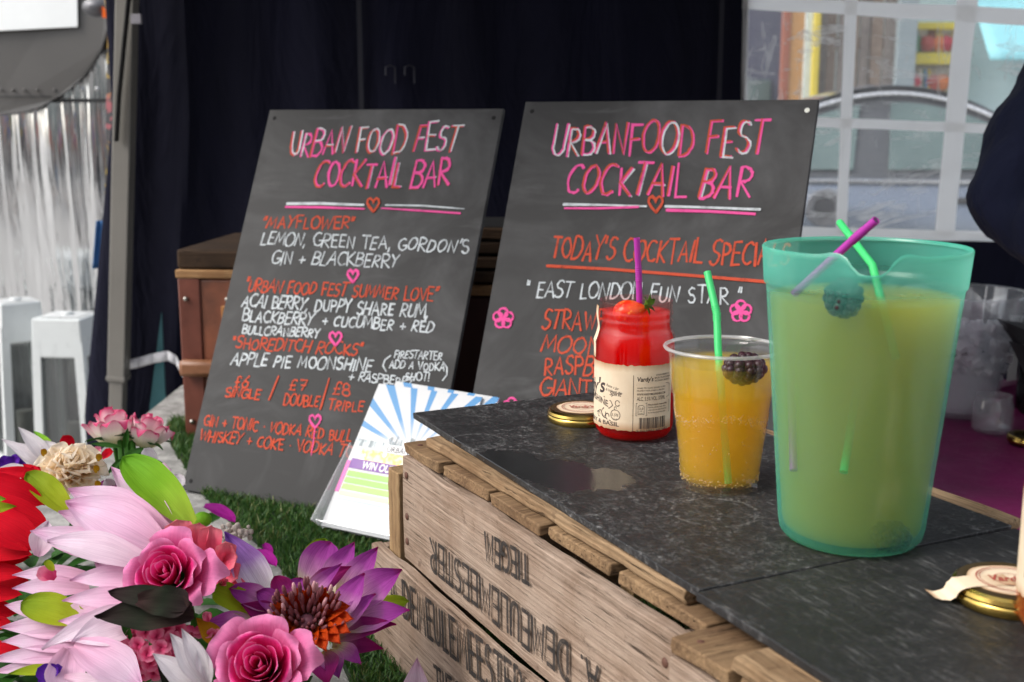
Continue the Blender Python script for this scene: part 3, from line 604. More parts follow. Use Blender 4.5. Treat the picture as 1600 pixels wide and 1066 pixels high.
K1 = [('line_drawing', [(449, 319), (500, 318.5), (569, 321)], 'cwhite', 4), ('line_drawing', [(603, 321), (660, 322), (726, 327)], 'cwhite', 2.4), ('line_drawing', [(447, 324), (500, 324.5), (570, 327)], 'cpink', 3.6), ('line_drawing', [(597, 326), (660, 330), (720, 334)], 'cpink', 2.6),
 heart(584, 321, 21, 'cor', 4), heart(552, 432, 19, 'cpink', 4), heart(525, 530, 21, 'cpink', 4), heart(493, 659, 20, 'cpink', 3.6), ('line_drawing', [(493, 668), (491, 685), (487, 712)], 'cpink', 1.5),
 ('line_drawing', [(421, 625), (436, 588)], 'cor', 3.2), ('line_drawing', [(501, 640), (515, 592)], 'cor', 3.2), ('line_drawing', [(611, 556), (602, 563), (599, 572), (604, 581)], 'cwhite', 2.2), ('line_drawing', [(693, 566), (699, 575), (699, 586), (692, 595)], 'cwhite', 2.4)]
chalkboard_obj((-.5313, 1.7967, TZ + .002), R(-24.5), R(24.53), .4442, .662, 'chalkboard menu with drinks in white and orange and three prices, left board', L1, K1, 1)
L2 = [('URBANFOOD FEST', (860, 241), (1194, 243), 48, 't', 5.4), ('COCKTAIL BAR', (884, 301), (1172, 309), 48, 't', 5.8), ("TODAY'S COCKTAIL SPECIALS", (860, 404), (1232, 416), 35, 'o', 4.2),
 ('" EAST LONDON FUN STAR "', (821, 464), (1157, 475), 25, 'w', 3.2), ('STRAWBERRY', (848, 513), (1010, 520), 30, 'o', 4), ('MOONSHINE', (846, 549), (1030, 556), 26, 'o', 4), ('RASPBERRY', (849, 584), (990, 591), 28, 'o', 4), ('GIANT', (844, 616), (922, 620), 26, 'o', 4)]
K2 = [('line_drawing', [(881, 320), (950, 321), (1010, 323)], 'cwhite', 4), ('line_drawing', [(1040, 323), (1110, 325), (1188, 328)], 'cwhite', 4), ('line_drawing', [(883, 326), (940, 326), (998, 324)], 'cpink', 4), ('line_drawing', [(1042, 329), (1110, 331), (1180, 335)], 'cpink', 4.4),
 heart(1025, 320, 25, 'cor', 4.4), ('line_drawing', [(855, 416), (950, 421), (1080, 431), (1200, 441)], 'cor', 4)] + flower(787, 498, 17) + flower(1158, 487, 18) + flower(800, 636, 15)
chalkboard_obj((-.093, 1.588, TZ + .002), R(-26.53), R(22.58), .4435, .6629, 'chalkboard with today\'s cocktail special and pink flower drawings, right board behind the jar', L2, K2, 2)
# ================================================================== DRINKS ON THE SLATE
SZ = 1.0152
def font_geo(text, h, bold=0, shear=0):
    """outline of printed type as flat triangles in the plane (built-in typeface)"""
    cu = bpy.data.curves.new('type', 'FONT'); cu.body = text; cu.size = 1; cu.offset = bold; cu.shear = shear; cu.resolution_u = 3
    ob = bpy.data.objects.new('type', cu); C.objects.link(ob); dg = bpy.context.evaluated_depsgraph_get(); me = ob.evaluated_get(dg).to_mesh()
    vs = np.array([v.co[:] for v in me.vertices]) if len(me.vertices) else np.zeros((0, 3)); fs = [tuple(p.vertices) for p in me.polygons]
    ob.evaluated_get(dg).to_mesh_clear(); bpy.data.objects.remove(ob); bpy.data.curves.remove(cu)
    return vs[:, :2], fs
def typeset(mb, text, x0, x1, y, h, place, lift=.00015, bold=0, shear=0, mi=0, arcf=None):
    vs, fs = font_geo(text, h, bold, shear)
    if not len(vs): return
    mn, mx = vs[:, 0].min(), vs[:, 0].max(); caph = .73
    out = []
    for v in vs:
        X = x0 + (v[0] - mn) / (mx - mn) * (x1 - x0); Y = y + v[1] / caph * h + (arcf((v[0] - mn) / (mx - mn)) if arcf else 0); out.append(place(X, Y, lift))
    mb.add(out, fs, None, mi)
def straw(name, pts, r, mat_, label, n=12):
    """bendy drinking straw: hollow look at the mouth, ribbed joint near the top"""
    e = Vector(pts[-1]); root = empty(name, e, label, 'straw', 'bendy drinking straws')
    P = [Vector(p) - e for p in pts]
    mb = MB(); mb.tube(P, r, n, cap=False); mb.tube([p for p in reversed(P[:2])], r * .8, n, cap=False); o = mb.build('tube', mat_, root, angle=60)
    j = P[1]; d0 = (P[0] - P[1]).normalized(); d1 = (P[1] - P[2]).normalized(); m2 = MB()
    for q in range(-3, 4):
        c = j + (d0 if q > 0 else d1) * (.0022 * q); dd = d0 if q > 0 else d1
        m2.tube([c - dd * .0009, c, c + dd * .0009], [r * 1.02, r * 1.16, r * 1.02], n, cap=False)
    m2.build('bend_joint', mat_, root, angle=0)
    m3 = MB(); d = (P[0] - P[1]).normalized(); m3.tube([P[0] - d * .0004, P[0] - d * .0008], [r * .82, r * .82], n); m3.build('mouth', plain('straw inside', (.08, .02, .08, 1), .8), root)
    return root
def smat(name, col):
    k = NT(name); k.p(Base_Color=col, Roughness=.35); k.shader(k.mixsh(.35, k.b.outputs[0], k.n('ShaderNodeBsdfTranslucent', {'Color': col}).outputs[0])); return k.m
pinkstraw, greenstraw = smat('magenta straw plastic', lin('#c43cb4')), smat('mint straw plastic', lin('#4fdd85'))
# --- jar
J = Vector((.1245, 1.155, SZ)); jar = empty('cocktail_jar', J, 'glass jar of bright red cocktail with torn paper label and strawberry on top', 'jar')
H = .139; rb, rr = .0405, .0370
prof = [(0, .001), (.031, 0), (.036, .002), (.0392, .006), (rb, .012), (rb, .088), (rb - .0005, .097), (.0395, .103), (.0375, .108), (.0362, .112), (.0356, .116), (.0372, .1175), (.0372, .1195), (.0358, .1215), (.0358, .124), (.0374, .1255), (.0374, .1275), (.0360, .1295), (.0362, .133), (.0368, .1365), (.0362, .139), (.0345, .139), (.0338, .136), (.0335, .118), (.0345, .108), (.0375, .097), (.0385, .088), (.0385, .012), (.034, .005), (0, .004)]
glass = clear('jar glass', (1, .82, .80, 1), .022, .30, 0, .02)  # red tint puts the drink's reflection into the glass colour
MB().lathe(prof, 72).build('jar_glass', glass, jar, angle=60)
lp = [(0, .0015), (.034, .0016), (.0385, .007), (.0398, .013), (.0398, .088), (.0392, .096), (.0372, .1035), (.0362, .1065), (0, .1066)]
red = drink('red cocktail', (.93, .004, .002, 1), 85, .01)
MB().lathe(lp, 64).build('drink', red, jar, angle=50)
MB().lathe([(0, .1069), (.0362, .1069), (.0348, .1105), (.0340, .117), (.0341, .1282), (0, .1284)], 56).build('drink_top_or_reflection', drink('red reflection in neck', (.95, .02, .01, 1), 50, .03), jar, angle=50)  # red fill above the liquid stands in for its reflection in the neck
# paper label: an open cylinder with torn edges; s = arc length from the face turned to the camera
AX0 = math.atan2(-J.y, -J.x)                                           # direction from the jar to the camera
def jpl(rad): 
    def f(s, z, l): a = AX0 + s / rad; return ((rad + l) * math.cos(a), (rad + l) * math.sin(a), z)
    return f
LR = rb + .0005; jp = jpl(LR)
z0, z1 = .0135, .0795
def jx(px): return LR * math.asin(max(-1, min(1, (px - 991) / 62.5)))
def jz(py): return .0125 + (660 - py) * .000667
paper = NT('aged cream label paper'); n = paper.noise(paper.coord(), 45, 5); n2 = paper.noise(paper.coord(), 12, 3)
pc = paper.mix(n, (.60, .46, .31, 1), (.78, .66, .50, 1)); co = paper.n('ShaderNodeTexCoord'); sp = paper.n('ShaderNodeSeparateXYZ'); paper.t.links.new(co.outputs['UV'], sp.inputs[0])
ed = paper.math('ADD', paper.math('MULTIPLY', paper.math('ABSOLUTE', paper.math('SUBTRACT', sp.outputs[1], .5)), 2), paper.math('MULTIPLY', paper.math('SUBTRACT', n2, .5), .5))
pc = paper.mix(paper.ramp(ed, [(.74, g(0)), (1.0, g(.8))]), pc, (.38, .19, .08, 1)); paper.p(Base_Color=pc, Roughness=.75, Specular_IOR_Level=.2)
def tear(u, top): q = mnoise.noise(Vector((u * 30, 5 if top else 9, 0))) * .0012 + mnoise.noise(Vector((u * 110, 2 if top else 1, 0))) * .0007; return q
s0, s1 = -LR * 1.95, jx(1046)
def labfn(u, v):
    s = s0 + (s1 - s0) * u; z = z0 + (z1 - z0) * v + (tear(u, True) * v + tear(u, False) * (1 - v))
    if u > .995: s += .0010 * mnoise.noise(Vector((0, v * 30, 0)))
    return Vector(jp(s, z, 0))
mb = MB(); mb.grid(labfn, 90, 12); lab = mb.build('paper_label', paper.m, jar, angle=0)
inkb = plain('label print', (.045, .03, .028, 1), .8); inkr = plain('label red print', (.35, .06, .04, 1), .8)
mb = MB()
typeset(mb, 'Vardy\'s', jx(933) - .045, jx(947), jz(604), .0150, jp, bold=.022, shear=.15, arcf=lambda t: .010 * t - .010)
typeset(mb, 'Raise a Jar', jx(949), jx(968), jz(594), .0028, jp, shear=.3, arcf=lambda t: -.0026 * t)
typeset(mb, '& Unleash the', jx(948), jx(973), jz(601), .0030, jp, shear=.3, arcf=lambda t: -.0020 * t)
typeset(mb, 'Spirit', jx(954), jx(972), jz(607), .0046, jp, shear=.3, bold=.01)
typeset(mb, 'MOONSHINE', jx(933) - .030, jx(952), jz(626), .0066, jp, bold=.015, arcf=lambda t: .004 * math.sin(t * 3.1))
typeset(mb, 'STRAWBERRY & BASIL', jx(933) - .048, jx(969), jz(653), .0042, jp, bold=.02)
def ln(pts, wd): ribbon(mb, pts, wd, jp, .00016)
def ring(cx, cy, rx, ry, a0=0, a1=360, wd=.0005): ln([(jx(cx) + rx * math.cos(R(a)), jz(cy) + ry * math.sin(R(a))) for a in np.linspace(a0, a1, 22)], wd)
ln([(jx(933) - .03, jz(613)), (jx(945), jz(611)), (jx(956), jz(616)), (jx(959), jz(622))], .0008); ln([(jx(933) - .03, jz(631)), (jx(944), jz(629)), (jx(954), jz(627)), (jx(959), jz(622))], .0008)
ring(966, 618, .0024, .0028, 20, 330, .0007); ring(963, 626, .0012, .0018, 0, 300, .0006); ring(963, 636, .0052, .0052, 0, 360, .0006); typeset(mb, '5.5%', jx(957), jx(968), jz(638), .0030, jp, shear=.2); typeset(mb, 'Vol', jx(959), jx(966), jz(644), .0024, jp, shear=.2)
ring(945, 636, .003, .004, 90, 380, .0008); ring(951, 640, .0022, .003, 0, 270, .0009); ln([(jx(935), jz(638)), (jx(940), jz(633)), (jx(946), jz(643)), (jx(956), jz(646))], .0009); ring(938, 640, .002, .0025, 0, 300, .0008)
for (a, b, c, d) in ((989.5, 574, 989.5, 659),): ln([(jx(a), jz(b)), (jx(c), jz(d))], .00045)
typeset(mb, 'Vardy\'s', jx(995), jx(1019), jz(583), .0046, jp, bold=.02, shear=.12)
for i, (q0, q1) in enumerate(((1023, 1043), (1021, 1044), (1021, 1043))): typeset(mb, ['STRAWBERRY &', 'BASIL FLAVOURED', 'ALCOHOLIC BEVERAGE'][i], jx(q0), jx(q1), jz(575.5 + 4.2 * i), .0017, jp, bold=.01)
ln([(jx(994), jz(588.5)), (jx(1041), jz(587.5))], .0003)
typeset(mb, 'WINES, TRY CLEAR, ELEGANT CURED', jx(995), jx(1037), jz(594), .0015, jp); typeset(mb, 'PROPERTY NEW, DUBLIN 2, IRELAND', jx(995), jx(1036), jz(598), .0015, jp)
typeset(mb, 'WWW.VARDYSMOONSHINE.COM', jx(995), jx(1037), jz(604), .0022, jp, bold=.01); typeset(mb, 'ALC. 5.5% VOL. 375ML', jx(995), jx(1037), jz(612), .0040, jp)
for bx_ in (((994, 616), (1010, 616), (1010, 635), (994, 635), (994, 616)), ((1010, 615), (1043, 615), (1043, 633), (1010, 634))): ln([(jx(a), jz(b)) for a, b in bx_], .00035)
ln([(jx(1038), jz(588)), (jx(1043), jz(590)), (jx(1043), jz(608)), (jx(1039), jz(610))], .0004)
ln([(jx(a), jz(b)) for a, b in ((999, 619), (997, 621), (997, 633), (1006, 633), (1006, 621), (1004, 619), (999, 619))], .00035)
typeset(mb, '2.2', jx(998.6), jx(1004.6), jz(625.5), .0022, jp); typeset(mb, 'UK', jx(999.5), jx(1003.5), jz(628.7), .0014, jp); typeset(mb, 'Units', jx(998.8), jx(1004.4), jz(632), .0013, jp)
for i, tx in enumerate(('Please drink responsibly.', 'Sulphites may be present. Serve', 'cold over ice with fresh fruit.', 'for the facts about drink aware')): typeset(mb, tx, jx(1012), jx(1040 - 2 * (i % 2)), jz(619.5 + 4 * i), .0015, jp, bold=.02 if i == 0 else 0)
rb_ = random.Random(8); x = 999.0
while x < 1039:
    wd = rb_.choice((.6, .6, 1.2, 1.7)); mb.add([jp(jx(x), jz(655), .0002), jp(jx(x + wd), jz(655), .0002), jp(jx(x + wd), jz(638), .0002), jp(jx(x), jz(638), .0002)], [(0, 1, 2, 3)]); x += wd + rb_.choice((.6, .9, 1.4))
typeset(mb, '5 033931 601683', jx(995), jx(1041), jz(659.5), .0024, jp)
mb.build('label_print', inkb, lab, smooth=False)
# paper seal strip up the shoulder at the left
mb = MB(); sp0 = -LR * 1.42
def sealfn(u, v):
    z = .082 + .052 * v; a = AX0 + (sp0 + (u - .5) * .016) / LR; rad = LR + .0006 if z < .098 else max(.0378, LR - (z - .098) * .22) + .0008 + .001 * math.sin(v * 9); z += .0012 * mnoise.noise(Vector((u * 9, v * 3, 1)))
    return Vector((rad * math.cos(a), rad * math.sin(a), z))
mb.grid(sealfn, 8, 16); mb.build('paper_seal', paper.m, jar, angle=0)
# strawberry in the jar's mouth, straw
cdir = Vector((-J.x, -J.y, 0)).normalized(); side = Vector((-cdir.y, cdir.x, 0))
SB = J + Vector((-.006, -.008, .1285)); st_ = empty('strawberry', SB, 'halved ripe strawberry floating in the mouth of the red jar', 'strawberry')
kk = NT('strawberry flesh'); n = kk.noise(kk.coord(), 260, 2); n2 = kk.noise(kk.coord(), 60, 3); kk.p(Base_Color=kk.mix(kk.ramp(n, [(.62, g(0)), (.7, g(1))]), kk.mix(kk.ramp(n2, [(.4, g(0)), (.7, g(1))]), (.62, .022, .006, 1), (.75, .13, .02, 1)), (.80, .42, .10, 1)), Roughness=.3, Normal=kk.bump(n, .5, .001))
mb = MB(); mb.grid(lambda u, v: Vector(((.003 + .016 * math.sin(math.pi * min(1, v * 1.12)) ** .8 * (1 - .25 * v)) * math.cos(6.283 * u), (.017 * math.sin(math.pi * min(1, v * 1.05)) ** .8) * math.sin(6.283 * u) * .8, 0)) if False else Vector((-.019 + .036 * v, .0135 * (math.sin(math.pi * v ** .75) ** .75 + .02) * math.cos(6.283 * u), .0115 * (math.sin(math.pi * v ** .75) ** .75 + .02) * math.sin(6.283 * u))), 20, 14, True); mb.build('berry', kk.m, st_)
leafm = petal_mat('strawberry leaf', [(0, '#8db04a'), (1, '#3e6a22')], .2, .6, .4)
def petal(B, T, wd, N, cup=.25, arcv=.12, tipp=1.0, wmax=.45, blunt=0, nu=12, nv=14, twist=0, seed=0, fold=0, wave=0):
    """one petal from base B to tip T facing N; cup = edges raised, arcv = bow along its length"""
    B, T, N = Vector(B), Vector(T), Vector(N); Y = (T - B); L = Y.length; Y = Y / L; X = Y.cross(N).normalized(); Z = X.cross(Y)
    def prof(v):
        if v < wmax: q = math.sin(math.pi / 2 * (.22 + .78 * v / wmax))
        else:
            t = (v - wmax) / (1 - wmax); q = (1 - t ** (1.45 + 3 * blunt)) ** (1.0 if not blunt else .62)
        return max(q, .015)
    def fn(u, v):
        s = 2 * u - 1; hw = wd / 2 * prof(v) * (1 + .05 * mnoise.noise(Vector((v * 5, seed, s))))
        z = cup * wd * (s * s) * (.35 + .65 * prof(v)) + arcv * L * (4 * v * (1 - v)) + fold * wd * abs(s) + wd * .06 * mnoise.noise(Vector((s * 2.2, v * 4, seed * 3.7))) + wd * .012 * math.sin(s * 16 + seed) + wave * wd * math.sin(v * 14 + seed) * s * s
        tw = twist * v
        return B + Y * (L * v) + X * (s * hw * math.cos(tw)) + Z * (z + s * hw * math.sin(tw) )
    mb = MB(); mb.grid(fn, nu, nv); return mb
for i in range(6):
    a = 1.05 * i; mb = petal((.014, .0, .003), (.014 + .004 * math.cos(a) + .006, .013 * math.cos(a), .004 + .012 * math.sin(a)), .007, (1, 0, .3), .2, .1, seed=i); mb.build('calyx_leaf', leafm, st_)
st_.rotation_euler = (R(10), R(-12), R(-15))
straw('drinking_straw', [aty(995, 372, 1.150), aty(998, 428, 1.152), aty(999, 470, 1.153), aty(1001, 600, 1.160)], .0031, pinkstraw, 'magenta straw standing in the red jar')
# --- plastic cup
Cc = Vector((.1825, .986, SZ)); cup = empty('plastic_cup', Cc, 'clear ridged plastic pint cup of fizzy amber drink, a blackberry floating in it', 'cup')
cpr = [(0, .004), (.026, .004), (.0300, .001), (.0335, 0), (.0340, .003), (.0352, .012), (.0425, .080), (.0432, .0838), (.0448, .0846), (.0452, .088), (.0470, .115), (.0474, .119), (.0495, .1205), (.0508, .1225), (.0503, .1250), (.0478, .1256), (.0466, .124), (.0463, .119), (.0442, .088), (.0424, .083), (.0344, .012), (.0325, .0045), (.02, .0055), (0, .0055)]
MB().tube([(.0502 * math.cos(a * .0654498), .0502 * math.sin(a * .0654498), .1232) for a in range(97)], .0016, 8, cap=False).build('rolled_rim', clear('rim plastic', (1, 1, 1, 1), .12, .5, .30, .08), cup)
plast = clear('cup plastic', (.99, .99, .99, 1), .035, .45, .01, .04)
MB().lathe(cpr, 80).build('cup_body', plast, cup, angle=60)
lq = [(0, .0062), (.0315, .0064), (.0335, .0085), (.0341, .012), (.0421, .0835), (0, .0836)]
amber = drink('amber drink', (.965, .70, .004, 1), 48)
MB().lathe([(0, .0838), (.0422, .0838), (.0439, .0884), (.0459, .1105), (.0462, .1112), (.0455, .1108), (0, .1106)], 72).build('drink_top_or_reflection', drink('amber drink top', (.96, .74, .04, 1), 28, .02), cup, angle=50)
liq = MB().lathe(lq, 72).build('drink', amber, cup, angle=50)
# bubbles clinging to the wall
mb = MB(); r_ = random.Random(12)
for i in range(620):
    a = math.atan2(-Cc.y, -Cc.x) + r_.uniform(-1.7, 1.7); q = r_.random()
    z = .066 + .004 * math.sin(a * 3) + r_.gauss(0, .0022) if q < .55 else r_.uniform(.006, .014) if q < .85 else r_.uniform(.015, .07)
    rad = .0341 + (z - .012) * .1127 if z > .012 else .0335
    mb.sphere(((rad + .0002) * math.cos(a), (rad + .0002) * math.sin(a), z), r_.uniform(.0002, .0008 if z < .012 else .0006), 6, 4)
mb.build('bubbles', clear('bubble', (1, .88, .5, 1), .3, .6, .25, .02, (1, .85, .45, 1)), liq)['kind'] = 'stuff'
def blackberry(pos, rad, label, seed, sq=(1.25, 1, .85)):
    r = random.Random(seed); e = empty('blackberry', pos, label, 'blackberry', 'blackberries in the drinks'); mb = MB()
    for j in range(7):
        th = math.pi * (j + .5) / 7; n = max(3, int(11 * math.sin(th)))
        for i in range(n):
            a = 6.283 * (i + .5 * (j % 2)) / n + r.uniform(-.1, .1); d = Vector((math.sin(th) * math.cos(a) * sq[0], math.sin(th) * math.sin(a) * sq[1], math.cos(th) * sq[2])) * rad * .8
            mb.sphere(d, rad * r.uniform(.25, .32), 9, 6)
    mb.sphere((0, 0, 0), rad * .8, 12, 8, sq); mb.build('drupelets', bbm, e)
    return e
k = NT('blackberry skin'); n = k.noise(k.coord(), 70, 2); k.p(Base_Color=k.mix(n, (.010, .004, .008, 1), (.05, .008, .015, 1)), Roughness=.35, Specular_IOR_Level=.35); bbm = k.m
blackberry(atd(1163, 576, .981), .0150, 'blackberry floating at the top of the amber drink', 3)
straw('drinking_straw', [atd(1105, 425, 1.045), atd(1120, 490, 1.032), atd(1122, 545, 1.02), atd(1138, 756, 1.004)], .0033, greenstraw, 'mint green bent straw standing in the plastic cup')
# --- pitcher
Pc = Vector((.2606, .8555, SZ)); pit = empty('pitcher', Pc, 'large frosted teal plastic pitcher of cloudy lemonade with two straws', 'pitcher')
SPA = math.atan2(-Pc.y, -Pc.x) + R(3)                                # the spout's bearing
def spout(r, z, a):
    d = (a - SPA + math.pi) % (2 * math.pi) - math.pi; w_ = math.exp(-(d / .21) ** 2); f = max(0, min(1, (z - .176) / .045)); f = f * f * (3 - 2 * f)
    dip = -.011 * math.exp(-(d / .17) ** 4) * max(0, min(1, (z - .205) / .018)) + .0022 * math.exp(-((abs(d) - .33) / .11) ** 2) * max(0, min(1, (z - .21) / .012))
    return r + .013 * w_ * f, z + dip
pp = [(0, .0012), (.044, .0008), (.050, .0022), (.0533, .0065), (.0546, .013), (.0587, .060), (.0648, .128), (.0705, .192), (.0710, .1955), (.0724, .1965), (.0728, .199), (.0744, .2195), (.0748, .2232), (.0741, .2243), (.0730, .2238), (.0727, .2215)]
pp = [p for a, b in zip(pp, pp[1:]) for p in [a] + ([((a[0] * 2 + b[0]) / 3, (a[1] * 2 + b[1]) / 3), ((a[0] + b[0] * 2) / 3, (a[1] + b[1] * 2) / 3)] if abs(a[1] - b[1]) > .01 else [])] + [pp[-1]]
k = NT('frosted teal plastic'); zs = k.n('ShaderNodeSeparateXYZ'); k.t.links.new(k.n('ShaderNodeTexCoord').outputs['Object'], zs.inputs[0]); zz = zs.outputs[2]; teal = lin('#58c4ae'); lw = k.n('ShaderNodeLayerWeight', {'Blend': .5}).outputs['Facing']
tr = k.n('ShaderNodeBsdfTransparent', {'Color': (.82, .95, .86, 1)}).outputs[0]; n = k.noise(k.coord(scale=(1, 1, .12)), 60, 4); scr = k.noise(k.coord(scale=(6, 6, 90), rot=(R(24), R(15), 0)), 1.0, 4, .7)
df = k.n('ShaderNodeBsdfDiffuse', {'Color': k.mix(n, teal, lin('#6cd0bb'))}).outputs[0]; tl = k.n('ShaderNodeBsdfTranslucent', {'Color': (.22, .80, .62, 1)}).outputs[0]
gl = k.n('ShaderNodeBsdfGlossy', {'Color': g(1), 'Roughness': .2}).outputs[0]
body = k.mixsh(k.math('ADD', k.math('ADD', .16, k.math('MULTIPLY', k.ramp(zz, [(.188, g(0)), (.206, g(1))]), .30)), k.math('MULTIPLY', lw, .30), True), tr, k.mixsh(.45, df, tl)); k.shader(k.mixsh(k.math('ADD', .03, k.math('MULTIPLY', k.math('POWER', lw, 3.0), .16)), body, gl))
MB().lathe(pp, 112, mod=spout).build('pitcher_body', k.m, pit, angle=60)
lq = [(0, .0058), (.043, .0062), (.0495, .0085), (.0518, .0140), (.0561, .060), (.0621, .128), (.0678, .188), (.0674, .1885), (0, .1887)]
lem = drink('cloudy lemonade', (.74, .62, .030, 1), 46, .01)
MB().lathe(lq, 64).build('drink', lem, pit, angle=50)
blackberry(atd(1318, 466, .8145), .0135, 'dark blackberry showing through the upper front of the pitcher', 5, (1, 1, 1))
blackberry(atd(1392, 838, .868), .0130, 'blackberry sunk to the bottom of the pitcher', 6, (1.2, 1, .8))
straw('drinking_straw', [atd(1312, 348, .93), atd(1332, 374, .905), atd(1341, 386, .895), atd(1363, 414, .87), atd(1400, 560, .84)], .0030, greenstraw, 'mint green straw leaning right over the rim of the pitcher')
straw('drinking_straw', [atd(1369, 344, .815), atd(1340, 369, .83), atd(1325, 382, .84), atd(1240, 460, .87)], .0030, pinkstraw, 'magenta straw leaning left over the rim of the pitcher')
straw('drinking_straw', [atd(1352, 500, .92), atd(1349, 530, .91), atd(1342, 590, .885), atd(1318, 738, .8425)], .0030, greenstraw, 'green straw end showing through the cloudy middle of the pitcher')
straw('drinking_straw', [atd(1236, 500, .925), atd(1236, 530, .92), atd(1236, 600, .905), atd(1240, 735, .874)], .0030, pinkstraw, 'pinkish straw end showing faintly at the left side of the pitcher')
# --- lids
gold = plain('gold lacquered tin', (.55, .38, .10, 1), .22, 1, .15, 20, .05); inlid = plain('bronze lid lining', (.10, .065, .02, 1), .3, .6)
def lid(loc, label, rad=.037, up=True, tilt=(0, 0, 0)):
    e = empty('jar_lid', loc, label, 'jar lid', 'gold screw lids'); e.rotation_euler = tilt
    mb = MB(); mb.lathe([(0, .0118), (.024, .0118), (.0255, .0124), (.031, .0124), (.0338, .0128), (.0362, .0112), (rad, .0085), (rad - .0006, .0068), (rad + .0003, .0055), (rad + .0003, .0022), (rad - .0008, 0), (rad - .002, .0008), (rad - .002, .0078), (0, .0100)], 64)
    mb.build('lid_shell', gold, e, angle=35); MB().lathe([(.0245, .01262), (.0265, .0130), (.0312, .0130), (.0335, .0131)], 64).build('lid_lining', inlid, e); return e
l1 = lid(aty(909, 661, 1.213) * 1.0, 'gold jar lid lying with a paper seal behind the red jar'); l1.location = (l1.location.x, 1.213, SZ)
def seal(e, seed, tab, arc_=(0, 6.283)):
    mb = MB(); mb.grid(lambda u, v: Vector((.027 * (v * .98 + .02) * math.cos(6.283 * u) * (1 + .06 * mnoise.noise(Vector((math.cos(6.283 * u) * 2, math.sin(6.283 * u) * 2, seed)))), .027 * (v * .98 + .02) * math.sin(6.283 * u), .0133 + .0004 * mnoise.noise(Vector((u * 9, v * 4, seed))))), 40, 6, True)
    if tab:
        a = tab; d = Vector((math.cos(a), math.sin(a), 0)); sx = Vector((-d.y, d.x, 0))
        pts = [(.0, .0136), (.028, .0138), (.036, .0128), (.0395, .0095), (.0405, .005), (.043, .0026), (.047, .0016), (.051, .0022)]
        mb.grid(lambda u, v: d * np.interp(v * 7, range(8), [p[0] for p in pts]) + sx * ((u - .5) * (.019 - .004 * v + .003 * mnoise.noise(Vector((v * 9, 0, seed)))) - .010 * v * v) + Vector((0, 0, float(np.interp(v * 7, range(8), [p[1] for p in pts])) + .0002)), 6, 28)
    o = mb.build('paper_seal', paper.m, e, angle=0)
    m2 = MB(); pl = lambda x, y, l: (x, y, .0140 + l)
    for i, (rad, wd) in enumerate(((.0215, .0009), (.0195, .0005), (.0105, .0006))): ribbon(m2, [(rad * math.cos(t), rad * math.sin(t)) for t in np.linspace(0, 6.283, 40)], wd, pl, .0002)
    typeset(m2, 'Vardy\'s', -.0135, .0135, -.004, .010, pl, .0003, bold=.02, shear=.15); m2.build('seal_print', inkr, o, smooth=False)
seal(l1, 2, 0)
l2 = lid((.333, .735, SZ), 'gold jar lid on the nearest slate with its torn paper seal trailing off', up=False); seal(l2, 7, R(-165)); l2.rotation_euler = (0, 0, R(-8))
# --- second jar at the right edge
J2 = Vector((.3575, .682, SZ)); jar2 = empty('cocktail_jar', J2, 'jar of brownish drink with a cream label, cut by the right edge of the photo', 'jar')
MB().lathe(prof, 64).build('jar_glass', glass, jar2, angle=60); MB().lathe(lp, 56).build('drink', drink('brown drink', (.75, .40, .12, 1), 60), jar2, angle=50)
mb = MB(); mb.grid(lambda u, v: Vector(jp(-.11 + .2 * u, z0 + .012 + (z1 - z0) * v + tear(u * 2, v > .5) * 1.0, 0)), 70, 8); l2_ = mb.build('paper_label', paper.m, jar2, angle=0)
mb = MB(); typeset(mb, 'Vardy\'s', -.055, .0, .052, .015, jp, bold=.02, shear=.15); typeset(mb, 'MOONSHINE', -.058, .0, .038, .0066, jp, bold=.015)
for q in range(5): ribbon(mb, [(-.052 + .012 * q + .005 * math.cos(t), .062 - .011 * q % .05 + .006 * math.sin(t)) for t in np.linspace(0, 5, 14)], .0008, jp, .00016)
mb.build('label_print', inkb, l2_, smooth=False)
# ================================================================== BAR TABLE BEHIND
B2 = Vector((.890, 2.262, TZ + .008)); bk = empty('ice_bucket', B2, 'clear acrylic ice bucket on the magenta cloth, behind the pitcher', 'ice bucket')
acr = clear('acrylic', (.95, .96, .97, 1), .09, .6, .12, .06, (.9, .9, .92, 1))
MB().lathe([(0, .006), (.058, .004), (.066, .006), (.070, .014), (.082, .09), (.088, .105), (.0895, .115), (.106, .19), (.118, .240), (.122, .246), (.120, .250), (.113, .247), (.101, .19), (.084, .115), (.076, .09), (.064, .016), (0, .014)], 64).build('bucket_body', acr, bk, angle=50)
icem = clear('crushed ice', (.95, .96, .97, 1), .14, .5, .82, .1, (.98, .98, .99, 1)); mb = MB(); r_ = random.Random(4)
for i in range(330):
    a = r_.uniform(0, 6.283); z = r_.uniform(.075, .185); rad = (.062 + (z - .02) * .20) * math.sqrt(r_.random()); q = Matrix.Rotation(r_.uniform(0, 3), 3, Vector((r_.random(), r_.random(), r_.random() + .1)).normalized())
    s_ = r_.uniform(.011, .022); mb.box((rad * math.cos(a), rad * math.sin(a), z + .02 * math.cos(a + 2)), (s_, s_ * r_.uniform(.6, 1), s_ * r_.uniform(.5, 1)), q)
tag(mb.build('crushed_ice', icem, None, smooth=False, bevel=.002), 'heap of crushed ice filling the clear bucket', 'ice', kind='stuff').location = B2
MB().lathe([(0, .015), (.0625, .017), (.0745, .088), (0, .0885)], 48).build('melt_water', drink('melt water', (.97, .97, .98, 1), 22), bk)
tg = aty(1492, 553, 2.2); mb = MB(); mb.tube([tg + Vector((-.10, .02, -.03)), tg + Vector((-.04, .01, -.01)), tg + Vector((.02, -.01, .003))], [.005, .005, .004], 8)
